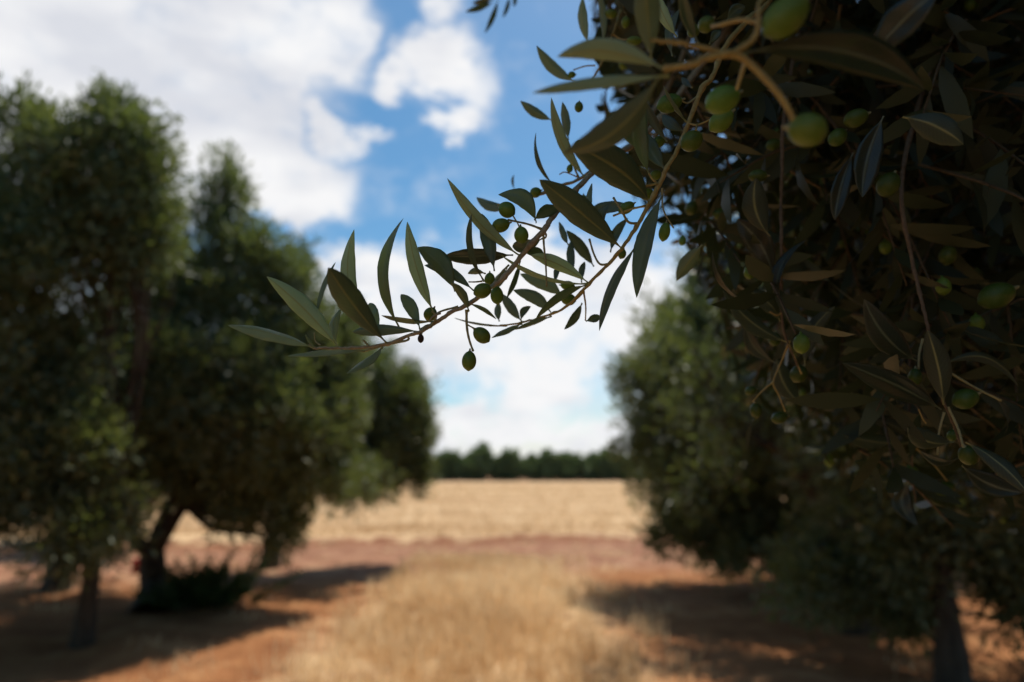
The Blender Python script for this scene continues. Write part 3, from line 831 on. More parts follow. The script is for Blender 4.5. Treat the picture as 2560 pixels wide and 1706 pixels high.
# branches: (name label, material, [(crop,x,y,depth,radius mm)...])
BR = {
    0: ('branch', M_TWIG, [('A', 655, 1305, .405, .5), ('A', 700, 1333, .405, .8), ('A', 780, 1332, .406, .9), ('A', 900, 1335, .408, 1.0), ('A', 1060, 1330, .41, 1.1),
                 ('A', 1240, 1300, .41, 1.2), ('A', 1400, 1240, .41, 1.25), ('A', 1480, 1213, .41, 1.45), ('A', 1560, 1168, .412, 1.3), ('B', 0, 1232, .413, 1.35),
                 ('B', 110, 1172, .415, 1.5), ('B', 200, 1112, .416, 1.4), ('B', 330, 1050, .418, 1.6), ('B', 490, 930, .42, 1.6), ('B', 580, 862, .42, 1.9),
                 ('B', 690, 722, .425, 1.8), ('B', 840, 552, .43, 2.2), ('B', 910, 452, .435, 1.9), ('B', 1010, 335, .45, 2.1), ('B', 1130, 200, .47, 2.2),
                 ('C', 1180, 1230, .50, 2.4), ('C', 1400, 1100, .54, 2.7), ('C', 1750, 700, .62, 3.2), ('C', 2300, -100, .75, 4.5), ('S', 2150, -500, .95, 8)]),
    1: ('branch', M_OTWIG, [('B', 480, 1200, .47, .5), ('B', 560, 1195, .47, .7), ('B', 700, 1175, .465, .9), ('B', 850, 1132, .46, 1.0), ('B', 1000, 1070, .45, 1.2), ('B', 1160, 910, .44, 1.4),
                 ('B', 1290, 780, .435, 1.5), ('B', 1400, 652, .43, 1.6), ('B', 1490, 512, .43, 1.7), ('B', 1570, 370, .43, 1.8), ('B', 1650, 222, .43, 2.1),
                 ('B', 1700, 110, .43, 1.9), ('B', 1765, 0, .435, 1.9), ('C', 1790, 975, .44, 2.0), ('C', 1900, 690, .445, 2.4), ('D', 210, 510, .45, 2.2),
                 ('D', 300, 300, .47, 2.4), ('D', 450, 120, .5, 2.6), ('D', 640, -120, .56, 3.2), ('S', 2060, -400, .8, 6)]),
    2: ('branch', M_OTWIG, [('D', -190, 262, .262, .9), ('D', -60, 272, .262, 1.1), ('D', 150, 310, .262, 1.2), ('D', 330, 345, .262, 1.5), ('D', 480, 255, .262, 1.5),
                 ('D', 515, 150, .262, 1.4), ('D', 520, 30, .265, 1.4), ('D', 600, -200, .28, 1.8), ('S', 1990, -330, .36, 3)]),
    3: ('branch', M_MIDTWIG, [('E', 560, 802, .52, .6), ('E', 520, 715, .52, .9), ('E', 482, 620, .52, 1.1), ('E', 468, 500, .52, 1.2), ('E', 465, 350, .52, 1.3), ('E', 468, 180, .52, 1.35),
                 ('E', 466, 0, .53, 1.4), ('D', 665, 1100, .53, 1.5), ('D', 680, 760, .54, 1.6), ('D', 760, 300, .6, 2.0), ('D', 900, -100, .7, 3), ('S', 2200, -350, .9, 6)]),
    4: ('branch', M_MIDTWIG, [('E', 1300, 1160, .48, .7), ('E', 1270, 1060, .48, .9), ('E', 1215, 930, .48, 1.1), ('E', 1165, 720, .48, 1.2), ('E', 1140, 580, .48, 1.3), ('E', 1105, 430, .49, 1.4),
                 ('E', 1065, 250, .5, 1.5), ('E', 1020, 0, .51, 1.7), ('D', 1500, 900, .55, 2.0), ('D', 1700, 300, .65, 2.6), ('D', 2000, -200, .8, 4), ('S', 2600, -500, 1.0, 7)]),
    5: ('branch', M_TWIG, [('C', 190, -15, .85, .8), ('C', 300, -20, .85, 1.2), ('C', 440, -60, .86, 1.6), ('C', 700, -260, .9, 2.5), ('S', 1600, -500, 1.0, 6)]),
    6: ('branch', M_TWIG, [('B', 752, 296, .49, 1.0), ('B', 830, 290, .49, 1.4), ('B', 960, 235, .495, 1.3), ('B', 1110, 180, .5, 1.4), ('C', 1190, 1215, .52, 1.6), ('C', 1330, 1150, .56, 2.0),
                 ('C', 1500, 900, .64, 2.6), ('C', 1800, 300, .75, 3), ('S', 1900, -400, 1.0, 7)]),
    7: ('branch', M_OTWIG, [('C', 1030, 640, .55, .8), ('C', 1090, 530, .55, 1.0), ('C', 1170, 330, .56, 1.2), ('C', 1230, 180, .57, 1.3), ('C', 1290, 0, .6, 1.5), ('C', 1400, -250, .7, 3), ('S', 1800, -480, .95, 7)]),
    8: ('branch', M_MIDTWIG, [('E', 1085, 1400, .6, .6), ('E', 1072, 1240, .6, .8), ('E', 1065, 1060, .6, 1.0), ('E', 1055, 900, .6, 1.1), ('E', 1070, 500, .62, 1.3), ('E', 1100, 0, .66, 1.8), ('D', 1700, 200, .8, 3), ('S', 2500, -500, 1.1, 7)]),
}
# leaf petioles and fruit stalks that are part of a branch: (branch, material, [(crop,x,y,depth)...], radius mm start, end)
ST = [
    (0, 'g', [('B', 832, 530, .43), ('B', 740, 497, .425), ('B', 605, 468, .42)], .8, .6),
    (0, 'g', [('B', 665, 482, .421), ('B', 640, 440, .42), ('B', 622, 415, .42)], .5, .45), (0, 'g', [('B', 668, 482, .421), ('B', 682, 515, .42)], .5, .45),
    (0, 'g', [('B', 262, 1065, .417), ('B', 150, 1095, .414), ('B', 90, 1130, .412)], .7, .6),
    (0, 'g', [('B', 320, 1085, .418), ('B', 322, 1200, .418), ('B', 338, 1290, .418), ('B', 365, 1370, .418)], .85, .65),
    (0, 'g', [('B', 326, 1190, .418), ('B', 375, 1216, .418)], .5, .5),
    (0, 'g', [('B', 848, 560, .43), ('B', 853, 650, .43), ('B', 864, 760, .43), ('B', 872, 925, .43)], .75, .5),
    (0, 'b', [('B', 855, 545, .43), ('B', 868, 580, .43), ('B', 845, 605, .43)], .8, .5),
    (0, 'g', [('B', 495, 925, .42), ('B', 560, 830, .425), ('B', 610, 780, .43)], .8, .6),
    (0, 'g', [('B', 430, 890, .42), ('B', 380, 895, .42), ('B', 335, 895, .42)], .6, .4),
    (0, 'g', [('A', 1390, 1245, .41), ('A', 1385, 1275, .41), ('A', 1250, 1305, .41), ('A', 1060, 1358, .41)], .8, .6),
    (0, 'g', [('A', 1100, 1315, .41), ('A', 1060, 1275, .41)], .7, .5), (0, 'g', [('A', 1540, 1160, .41), ('A', 1510, 1175, .408), ('A', 1490, 1240, .407)], .4, .3),
    (0, 'g', [('A', 740, 1312, .405), ('A', 705, 1280, .405), ('A', 697, 1220, .405)], .5, .35),
    (0, 'g', [('A', 1560, 1170, .412), ('A', 1600, 1100, .412), ('A', 1570, 1060, .412)], .7, .6),
    (0, 'b', [('A', 1630, 1075, .413), ('A', 1570, 1105, .41), ('A', 1550, 1135, .408)], .6, .5),
    (1, 'o', [('B', 1640, 218, .43), ('B', 1560, 232, .425), ('B', 1478, 246, .42)], .8, .7),
    (1, 'g', [('B', 1490, 495, .43), ('B', 1430, 480, .425), ('B', 1385, 400, .42), ('B', 1330, 315, .42)], .9, .6),
    (1, 'g', [('B', 1290, 775, .435), ('B', 1235, 770, .437), ('B', 1195, 700, .44), ('B', 1165, 600, .44)], .8, .6),
    (1, 'g', [('B', 1665, 250, .43), ('B', 1675, 400, .43), ('B', 1745, 525, .43)], .6, .4),
    (1, 'o', [('B', 1550, 372, .43), ('B', 1450, 395, .44), ('B', 1330, 440, .45)], .7, .6),
    (1, 'b', [('B', 1130, 940, .445), ('B', 1100, 990, .45), ('B', 1040, 1040, .455)], .9, .6), (1, 'b', [('B', 1125, 960, .445), ('B', 1140, 1060, .45), ('B', 1138, 1160, .455)], .7, .4),
    (1, 'o', [('D', 50, 805, .44), ('D', 120, 815, .43), ('D', 240, 760, .42)], .7, .5), (1, 'o', [('D', 110, 815, .43), ('D', 105, 850, .42)], .5, .5),
    (1, 'g', [('D', 145, 600, .445), ('D', 60, 670, .44), ('D', 10, 660, .43)], .6, .5), (1, 'o', [('B', 1650, 230, .43), ('B', 1600, 190, .43), ('B', 1575, 150, .43)], .7, .5),
    (2, 'o', [('D', 340, 348, .262), ('D', 440, 400, .262), ('D', 600, 560, .26), ('D', 690, 680, .26), ('D', 745, 785, .26)], 1.4, 1.1),
    (2, 'g', [('D', 425, 400, .262), ('D', 400, 490, .285), ('D', 372, 580, .30)], .8, .8),
    (2, 'o', [('D', 520, 150, .262), ('D', 400, 130, .27), ('D', 270, 160, .28), ('D', 215, 170, .29)], 1.0, .8),
    (2, 'o', [('D', 320, 350, .262), ('D', 150, 385, .262), ('C', 1850, 500, .262), ('C', 1600, 540, .265)], 1.4, 1.2),
    (3, 'o', [('E', 500, 665, .52), ('E', 530, 730, .52), ('E', 560, 802, .52)], .8, .7), (3, 'o', [('E', 470, 520, .52), ('E', 445, 532, .52), ('E', 415, 515, .52)], .8, .5),
    (3, 'o', [('E', 465, 350, .52), ('E', 440, 360, .52), ('E', 415, 345, .52)], .8, .5), (3, 'o', [('E', 430, 840, .53), ('E', 380, 880, .53), ('E', 335, 930, .53)], .7, .5),
    (3, 'o', [('E', 505, 650, .52), ('E', 470, 740, .53), ('E', 430, 840, .53), ('E', 455, 900, .53), ('E', 485, 975, .53)], .8, .5),
    (4, 'g', [('E', 1235, 955, .48), ('E', 1280, 1050, .475), ('E', 1305, 1135, .47)], .9, .8), (4, 'g', [('E', 1200, 768, .49), ('E', 1350, 860, .49), ('E', 1480, 925, .49)], .9, .7),
    (4, 'g', [('E', 1120, 640, .48), ('E', 1103, 710, .48), ('E', 1100, 780, .48)], .8, .7), (4, 'g', [('E', 1218, 980, .48), ('E', 1195, 1070, .48), ('E', 1188, 1175, .48)], .8, .6),
    (4, 'o', [('E', 1100, 965, .5), ('E', 1120, 1010, .5), ('E', 1135, 1030, .5)], .5, .5), (8, 'o', [('E', 1070, 1130, .6), ('E', 1160, 1210, .6), ('E', 1235, 1300, .6)], .9, .6),
    (6, 'b', [('B', 1085, 175, .5), ('B', 1000, 140, .5), ('B', 960, 155, .5)], .5, .4), (6, 'o', [('B', 1090, 175, .5), ('B', 1060, 100, .5), ('C', 850, 1150, .5)], .8, .5),
    (7, 'o', [('C', 1060, 515, .55), ('C', 980, 520, .55), ('C', 890, 550, .55)], .6, .5), (7, 'b', [('C', 1200, 270, .56), ('C', 1260, 310, .56), ('C', 1330, 310, .56)], .6, .5),
]
# leaves: (branch, crop, base x,y, tip x,y, apparent width, sideways bulge, face 'u' under / 't' top, base depth, tip depth, tilt deg, bluntness)
LV = [
    (0, 'A', 870, 1322, 345, 803, 150, -.035, 'u', .407, .400, 12, 0),
    (0, 'A', 1232, 1296, 800, 738, 200, .02, 'u', .408, .352, 0, .8),
    (0, 'A', 700, 1335, 55, 1162, 92, -.06, 'u', .405, .39, -48, .3),
    (0, 'A', 1062, 1358, 500, 1392, 48, .02, 'u', .409, .395, -66, .5),
    (0, 'A', 1205, 1328, 938, 1522, 64, .05, 'u', .41, .385, -55, 0),
    (0, 'A', 1052, 1160, 992, 455, 122, .10, 'u', .418, .425, 10, 0),
    (0, 'A', 715, 1110, 855, 698, 38, .06, 'u', .412, .42, 62, 0),
    (0, 'A', 866, 1300, 892, 1040, 78, .14, 'u', .417, .43, 20, .2),
    (0, 'A', 1328, 1185, 1358, 372, 92, .11, 't', .412, .405, 48, 0),
    (0, 'A', 1582, 1070, 1385, 398, 112, .05, 'u', .412, .405, -5, 0),
    (0, 'B', 240, 960, -15, 655, 150, -.12, 't', .42, .42, -25, .8),
    (0, 'A', 1478, 1192, 1338, 935, 100, -.06, 't', .415, .43, 10, .7),
    (0, 'A', 1580, 1140, 1193, 1092, 42, -.03, 't', .416, .43, 55, 0),
    (0, 'A', 1185, 1215, 1105, 1000, 115, .03, 't', .43, .44, 10, .9),
    (0, 'A', 1478, 1213, 978, 1215, 88, -.03, 'u', .412, .405, -25, .9),
    (0, 'A', 705, 1330, 632, 1232, 22, .05, 'u', .405, .402, 0, 0),
    (0, 'B', 690, 716, 187, 182, 92, .035, 'u', .424, .41, 35, 0),
    (0, 'B', 800, 490, 538, 294, 128, -.22, 't', .428, .43, -22, .3),
    (0, 'B', 640, 372, 388, 312, 72, .08, 'u', .50, .53, -30, .6),
    (0, 'B', 785, 470, 965, 385, 92, .12, 't', .432, .43, -20, .3),
    (0, 'B', 905, 335, 1110, 236, 48, -.06, 'u', .47, .48, -50, 0),
    (1, 'B', 1392, 668, 822, 192, 200, -.01, 'u', .43, .375, 0, .3),
    (1, 'B', 1582, 362, 1045, -45, 250, -.05, 'u', .43, .35, 0, .6),
    (6, 'C', 735, 1455, 595, 1040, 38, .12, 't', .48, .48, 50, 0),
    (0, 'B', 640, 710, 160, 722, 118, .01, 't', .424, .44, 25, .4),
    (0, 'B', 442, 895, 356, 425, 50, .09, 't', .42, .41, 52, 0),
    (0, 'B', 512, 820, 425, 425, 108, -.03, 't', .422, .43, 15, .2),
    (0, 'B', 368, 955, 30, 780, 82, -.05, 't', .43, .44, -25, .2),
    (0, 'B', 336, 1098, 212, 898, 66, -.05, 'u', .415, .40, 25, .2),
    (1, 'B', 1160, 903, 762, 710, 98, -.05, 'u', .442, .43, 12, .7),
    (1, 'B', 1160, 903, 555, 708, 34, .05, 'u', .44, .425, 66, 0),
    (1, 'B', 1152, 916, 793, 1153, 62, -.08, 't', .44, .43, 40, 0),
    (1, 'B', 905, 1112, 640, 950, 95, -.12, 'u', .47, .48, -25, .2),
    (1, 'B', 985, 1000, 688, 838, 108, -.10, 'u', .48, .49, -20, .4),
    (1, 'B', 702, 1183, 492, 1280, 42, -.03, 'u', .464, .45, -50, 0),
    (1, 'B', 905, 1130, 652, 1224, 36, .03, 'u', .462, .455, 45, 0),
    (1, 'B', 1115, 1040, 992, 1222, 60, .03, 't', .455, .46, 25, 0),
    (1, 'B', 1142, 1165, 1242, 1130, 60, -.02, 't', .457, .46, 10, .3),
    (1, 'B', 1498, 640, 1233, 1232, 72, -.07, 'u', .43, .42, -45, 0),
    (1, 'B', 1668, 300, 1490, 1004, 125, -.035, 't', .43, .415, -18, .1),
    (1, 'B', 1165, 500, 1183, 215, 50, .03, 'u', .44, .45, 40, 0),
    (1, 'B', 1292, 590, 1322, 342, 75, .25, 't', .445, .44, 25, 0),
    (1, 'B', 1500, 385, 1130, 432, 88, -.06, 't', .47, .48, -20, .5),
    (6, 'B', 1197, 790, 1008, 540, 84, -.02, 't', .49, .49, 10, .1),
    (6, 'B', 1058, 850, 1040, 610, 62, .03, 't', .48, .49, 15, .2),
    (6, 'B', 1112, 900, 1132, 755, 48, .02, 't', .48, .49, 25, .2),
    (1, 'B', 1310, 690, 1432, 455, 66, .05, 't', .47, .48, 25, 0),
    (1, 'B', 698, 1165, 558, 975, 74, .02, 'u', .475, .49, 15, .3),
    (1, 'B', 545, 1165, 540, 1030, 52, .06, 'u', .48, .49, 15, .3),
    (1, 'B', 695, 1160, 762, 1062, 52, .15, 't', .468, .47, 15, .2),
    (0, 'B', 335, 1045, 525, 1152, 32, .04, 'u', .43, .44, 45, 0),
    (1, 'B', 600, 1195, 235, 1142, 16, .03, 'u', .47, .49, 60, 0),
    (0, 'B', 690, 750, 595, 1010, 40, .05, 't', .45, .46, 40, 0),
    (1, 'B', 930, 900, 958, 755, 44, .02, 't', .47, .48, 20, .1),
    (0, 'B', 700, 690, 862, 735, 78, .10, 't', .44, .45, 10, .3),
    (0, 'B', 842, 595, 635, 655, 104, .05, 't', .435, .45, 15, .7),
    (0, 'B', 450, 838, 328, 838, 46, -.1, 'u', .44, .45, 30, .2),
    (6, 'B', 1940, 640, 1765, 888, 112, -.02, 'u', .52, .54, 10, .2),
    (6, 'B', 648, 255, 645, 158, 20, .02, 't', .6, .62, 40, 0),
    (0, 'B', 600, 800, 505, 950, 70, .02, 'u', .47, .48, 25, .2),
    (0, 'B', 1020, 640, 955, 480, 48, .04, 'u', .48, .49, 30, 0),
    (2, 'C', 1600, 545, 762, 447, 172, -.10, 'u', .265, .285, 25, .2),
    (2, 'C', 1640, 600, 568, 730, 100, -.02, 'u', .265, .27, -45, 0),
    (2, 'C', 1560, 600, 812, 1205, 235, .10, 'u', .265, .29, 20, .1),
    (7, 'C', 905, 645, 600, 358, 96, .06, 'u', .55, .55, -20, .1),
    (7, 'C', 725, 945, 473, 792, 80, .06, 'u', .54, .54, -10, .1),
    (6, 'C', 992, 1405, 715, 765, 92, .09, 'u', .49, .47, 35, 0),
    (6, 'C', 850, 1100, 803, 800, 74, .0, 'u', .5, .5, 20, 0),
    (7, 'C', 1010, 350, 962, -20, 82, .06, 'u', .56, .56, 20, .1),
    (7, 'C', 1122, 340, 1085, -70, 62, -.04, 'u', .56, .56, 20, 0),
    (2, 'C', 1500, 470, 1440, -260, 210, .0, 'u', .30, .28, 0, .2),
    (1, 'C', 1700, 290, 1525, -80, 100, .05, 'u', .42, .42, 0, .1),
    (1, 'C', 1665, 440, 1735, 60, 78, .12, 't', .44, .44, 35, 0),
    (1, 'C', 1485, 1370, 1437, 755, 130, .11, 't', .44, .43, -20, .1),
    (1, 'C', 1445, 1210, 1188, 885, 112, -.02, 't', .45, .44, 10, .2),
    (1, 'C', 1610, 1335, 1425, 1030, 135, .05, 't', .44, .45, -10, .1),
    (6, 'C', 1165, 1280, 1130, 948, 78, .0, 'u', .5, .5, 20, 0),
    (1, 'F', 735, 1390, 520, 990, 95, .04, 't', .44, .44, 10, .3), (1, 'F', 905, 1290, 690, 1130, 120, .06, 't', .45, .46, 0, .2),
    (1, 'F', 930, 1195, 700, 840, 46, .03, 'u', .43, .42, 55, 0), (1, 'F', 980, 860, 880, 760, 60, .03, 't', .45, .46, 0, .2),
    (7, 'F', 330, 130, 250, -120, 60, .1, 't', .56, .56, 20, .1), (1, 'F', 1320, 210, 1500, 60, 130, .1, 't', .46, .46, 0, .5),
    (1, 'F', 1150, 430, 1260, 300, 90, .05, 't', .38, .38, 0, .4), (1, 'F', 1040, 420, 880, -120, 130, .05, 't', .32, .30, 10, .2),
    (5, 'C', 260, 20, 42, 95, 50, .0, 't', .85, .85, 20, 0), (5, 'C', 300, 0, 195, 262, 44, .02, 't', .85, .85, 20, 0), (5, 'C', 260, -5, 95, 28, 46, .0, 't', .85, .87, 20, 0),
    (5, 'C', 390, -30, 335, 140, 34, .02, 't', .86, .86, 30, 0), (5, 'C', 430, -50, 422, 55, 34, .02, 't', .86, .86, 30, 0),
    (2, 'D', 430, 345, 1600, 585, 260, .08, 't', .262, .30, 10, .3),
    (2, 'D', 1245, 400, 1690, -60, 235, .06, 't', .32, .30, 10, .2),
    (3, 'D', 1455, 765, 1852, 945, 185, .06, 'u', .37, .36, 10, .2),
    (3, 'D', 1330, 760, 1190, 1290, 170, -.05, 't', .42, .42, 10, .3),
    (3, 'D', 1130, 1000, 1010, 1440, 118, -.04, 't', .46, .46, 10, .3),
    (3, 'D', 590, 1545, 495, 1165, 170, .12, 'u', .50, .49, 0, .5),
    (3, 'E', 432, 352, 262, 88, 120, -.08, 't', .52, .52, 0, .3),
    (3, 'E', 485, 525, 582, 185, 48, .17, 't', .51, .5, 45, 0),
    (3, 'E', 302, 472, 150, 238, 22, .12, 't', .5, .5, 66, 0),
    (3, 'E', 492, 655, 198, 418, 78, .10, 'u', .51, .5, -30, 0),
    (3, 'E', 462, 562, 300, 415, 76, -.1, 'u', .53, .53, -20, .2),
    (3, 'E', 442, 752, 302, 575, 66, .14, 't', .53, .53, 20, .2),
    (3, 'E', 575, 765, 715, 490, 84, .13, 'u', .51, .5, 10, .1),
    (3, 'E', 562, 945, 446, 735, 108, .10, 'u', .55, .55, 0, .2),
    (4, 'E', 1205, 965, 748, 752, 118, -.03, 't', .47, .46, 15, .1),
    (4, 'E', 1092, 742, 848, 458, 130, .08, 't', .47, .46, 0, .1),
    (4, 'E', 1215, 945, 1140, 600, 112, -.03, 'u', .46, .45, 0, .1),
    (4, 'E', 1318, 1118, 1610, 1360, 80, .05, 'u', .46, .43, 20, .1),
    (4, 'E', 1262, 1115, 1048, 1050, 96, .12, 'u', .48, .47, 15, .4),
    (4, 'E', 1295, 1186, 1108, 1158, 40, .12, 't', .48, .48, 50, 0),
    (4, 'E', 1205, 765, 1560, 860, 52, .25, 'u', .5, .5, 20, 0),
    (4, 'E', 1300, 1225, 1580, 1350, 105, -.1, 't', .48, .47, 0, .2),
    (8, 'E', 1060, 1300, 1095, 1500, 92, -.24, 't', .59, .58, 10, .1),
    (8, 'E', 1045, 1306, 800, 1268, 66, .05, 'u', .6, .6, -10, .1),
    (8, 'E', 1060, 1120, 750, 1085, 84, .05, 'u', .6, .6, -10, .1),
    (8, 'E', 1060, 1170, 800, 1205, 58, .08, 'u', .62, .62, -10, .1),
    (8, 'E', 1050, 1095, 880, 1012, 62, -.1, 't', .6, .6, 0, .5),
    (3, 'E', 340, 1010, 312, 1150, 26, -.12, 't', .56, .56, 30, 0),
]
# olives: (branch, crop, x, y, semi long, semi short, long axis angle deg from +x up, depth)
OL = [
    (0, 'B', 597, 398, 60, 55, -30, .42), (0, 'B', 556, 506, 62, 49, 15, .418), (0, 'B', 697, 571, 58, 50, 95, .42),
    (0, 'B', 431, 955, 63, 53, 20, .412), (0, 'B', 529, 986, 62, 45, 95, .428), (0, 'B', 480, 876, 45, 37, 90, .43),
    (0, 'B', 72, 1116, 49, 46, 60, .425), (0, 'B', 424, 1261, 66, 52, -40, .418), (0, 'B', 338, 1437, 67, 50, 86, .418),
    (6, 'B', 795, 280, 40, 36, 20, .49), (6, 'B', 1125, 335, 40, 30, 90, .5), (1, 'B', 1015, 920, 48, 33, -5, .465), (1, 'B', 1020, 1015, 52, 42, -10, .465),
    (1, 'B', 1391, 703, 34, 28, 70, .45), (1, 'B', 1526, 592, 58, 38, 75, .44), (1, 'B', 1682, 550, 64, 39, 80, .44), (1, 'B', 1622, 160, 42, 34, 20, .45),
    (1, 'B', 1420, 385, 58, 40, 30, .45), (1, 'B', 1560, 292, 50, 40, 10, .46), (1, 'B', 1306, 563, 26, 24, 30, .46), (6, 'B', 1805, 612, 34, 24, 80, .55),
    (6, 'B', 1030, 115, 28, 22, 80, .5), (7, 'C', 1185, 112, 48, 36, 0, .56), (7, 'C', 1297, 175, 44, 32, 85, .56), (2, 'C', 1365, 322, 60, 35, 5, .36),
    (2, 'C', 1932, 192, 66, 62, 40, .34), (2, 'C', 1832, 242, 52, 48, 40, .36), (1, 'C', 1643, 812, 98, 72, 15, .43), (1, 'C', 1817, 1106, 92, 78, 35, .43),
    (1, 'C', 1560, 1112, 54, 44, 30, .45), (2, 'D', 280, 652, 118, 88, 25, .31), (1, 'D', 270, 790, 88, 66, 40, .42), (6, 'C', 932, 840, 42, 34, 85, .5),
    (7, 'C', 877, 588, 30, 26, 0, .55), (6, 'C', 945, 1135, 46, 34, 0, .5), (2, 'D', 830, 850, 122, 106, -10, .26), (2, 'D', 690, 110, 178, 116, 40, .262),
    (3, 'D', 1150, 772, 76, 58, 20, .47), (3, 'D', 1030, 897, 66, 54, 40, .48), (3, 'D', 510, 1150, 58, 42, 0, .5), (3, 'D', 1362, 1205, 84, 70, 60, .5),
    (3, 'D', 75, 1360, 46, 40, 70, .6), (3, 'D', 270, 1402, 56, 40, 0, .6), (3, 'D', 610, 945, 46, 38, 20, .55), (3, 'E', 437, 642, 32, 28, 80, .54),
    (3, 'E', 548, 802, 42, 38, 60, .53), (4, 'E', 1084, 817, 40, 30, 85, .48), (4, 'E', 1317, 917, 56, 46, 25, .49), (4, 'E', 1330, 1177, 48, 42, -60, .47),
    (3, 'E', 327, 880, 26, 20, 20, .54), (3, 'E', 350, 970, 34, 26, 100, .54), (4, 'E', 1460, 442, 80, 58, 25, .5), (8, 'E', 1222, 1332, 46, 34, 20, .6),
    (4, 'E', 1235, 255, 46, 36, 80, .55), (3, 'E', 460, 1005, 38, 28, 10, .55), (8, 'E', 1255, 1085, 28, 22, 80, .5),
]


def hero_leaf(b, crop, bx, by, tx, ty, w, side, face, d0, d1, tilt, blunt, seed, parent):
    r = np.random.default_rng(seed)
    s = SC[crop][2]
    b2 = np.array(sp_(crop, bx, by)); t2 = np.array(sp_(crop, tx, ty))

    def cs(p, d): return np.array([(p[0] - 1280) / FP * d, -(p[1] - 853) / FP * d, -d])
    B = cs(b2, d0); T = cs(t2, d1)
    ax = T - B; ln = np.linalg.norm(ax); a = ax / ln
    mid = (B + T) / 2
    view = -mid / np.linalg.norm(mid)                     # towards the camera
    n0 = view - a * (view @ a); n0 /= np.linalg.norm(n0)
    left = np.cross(n0, a)                                # left of the direction base->tip as seen
    ang = math.radians(tilt)
    nrm = n0 * math.cos(ang) + left * math.sin(ang)
    wid = np.cross(nrm, a)
    if face == 'u': pass
    dm = (d0 + d1) / 2
    W = w / s / FP * dm / max(math.cos(ang), .35) * .5
    nL, nW = 22, 6
    t = np.linspace(0, 1, nL + 1)
    pet = .07
    tt = np.clip((t - pet) / (1 - pet), 0, 1)
    p0 = .80 - .12 * blunt
    prof = np.sin(np.pi * tt ** (.92 + .35 * blunt)) ** (p0)
    prof = prof * (1 - .10 * (1 - tt)) * (1 + .02 * np.sin(tt * 23 + seed) + .015 * np.sin(tt * 41 + 2 * seed))
    prof[-1] = 0
    hw = np.maximum(prof * W, .00045)
    hw[-1] = .00008
    hw[0] = .0006
    bend = r.uniform(-.05, .07)
    v = np.linspace(-1, 1, nW + 1)
    fold = .22 + .18 * r.random(); tw = r.normal(0, .22); wave = r.uniform(.02, .07)
    cen = B + a * ln * t[:, None] + left * (side * ln * 4 * t * (1 - t))[:, None] + nrm * (bend * ln * 4 * t * (1 - t))[:, None]
    sgn = 1 if face == 't' else -1                         # which side the blade cups towards
    V = []
    for i in range(nL + 1):
        th = tw * (t[i] - .5)
        wd = wid * math.cos(th) + nrm * math.sin(th); nn = nrm * math.cos(th) - wid * math.sin(th)
        off = (v[:, None] * hw[i]) * wd + nn * sgn * (fold * hw[i] * np.abs(v) ** 1.3 + wave * hw[i] * np.sin(t[i] * 14 + v * 2 + seed))[:, None]
        V.append(cen[i] + off)
    V = np.array(V)                                        # nL+1, nW+1, 3
    th_ = np.full(nL + 1, .00022); th_[-1] = .00005; th_[0:2] = .0005
    top = V + nrm * sgn * th_[:, None, None] * np.maximum(1 - np.abs(v) ** 4, .15)[None, :, None]
    bot = V - nrm * sgn * th_[:, None, None] * np.maximum(1 - np.abs(v) ** 4, .15)[None, :, None]
    # raised midrib under the leaf
    rib = np.exp(-(v / .12) ** 2)[None, :] * (.00045 * (1 - t))[:, None]
    bot = bot - nrm * sgn * rib[..., None]
    n1 = nW + 1
    VV = np.concatenate([top.reshape(-1, 3), bot.reshape(-1, 3)])
    i, j = np.meshgrid(np.arange(nL), np.arange(nW), indexing='ij')
    a0 = (i * n1 + j).ravel()
    q = np.stack([a0, a0 + 1, a0 + n1 + 1, a0 + n1], -1)
    o = (nL + 1) * n1
    if sgn < 0: q = q[:, ::-1]
    qb = q[:, ::-1] + o
    e = np.arange(nL) * n1
    s1 = np.stack([e, e + n1, e + n1 + o, e + o], -1); s2 = np.stack([e + nW, e + nW + o, e + n1 + nW + o, e + n1 + nW], -1)
    if sgn < 0: s1, s2 = s1[:, ::-1], s2[:, ::-1]
    U = np.stack([np.repeat(t, n1), np.tile((v + 1) / 2, nL + 1)], -1)
    UV = np.concatenate([U, U])
    base_w = T3 + M3 @ B
    Wv = (VV - B) @ M3.T
    me = mesh_from('leaf', Wv, [q, qb, np.concatenate([s1, s2])], [M_TOP, M_UND], fmat=[0, 1, 1], uv=UV)
    return put('leaf', me, parent, loc=base_w - NEAR)


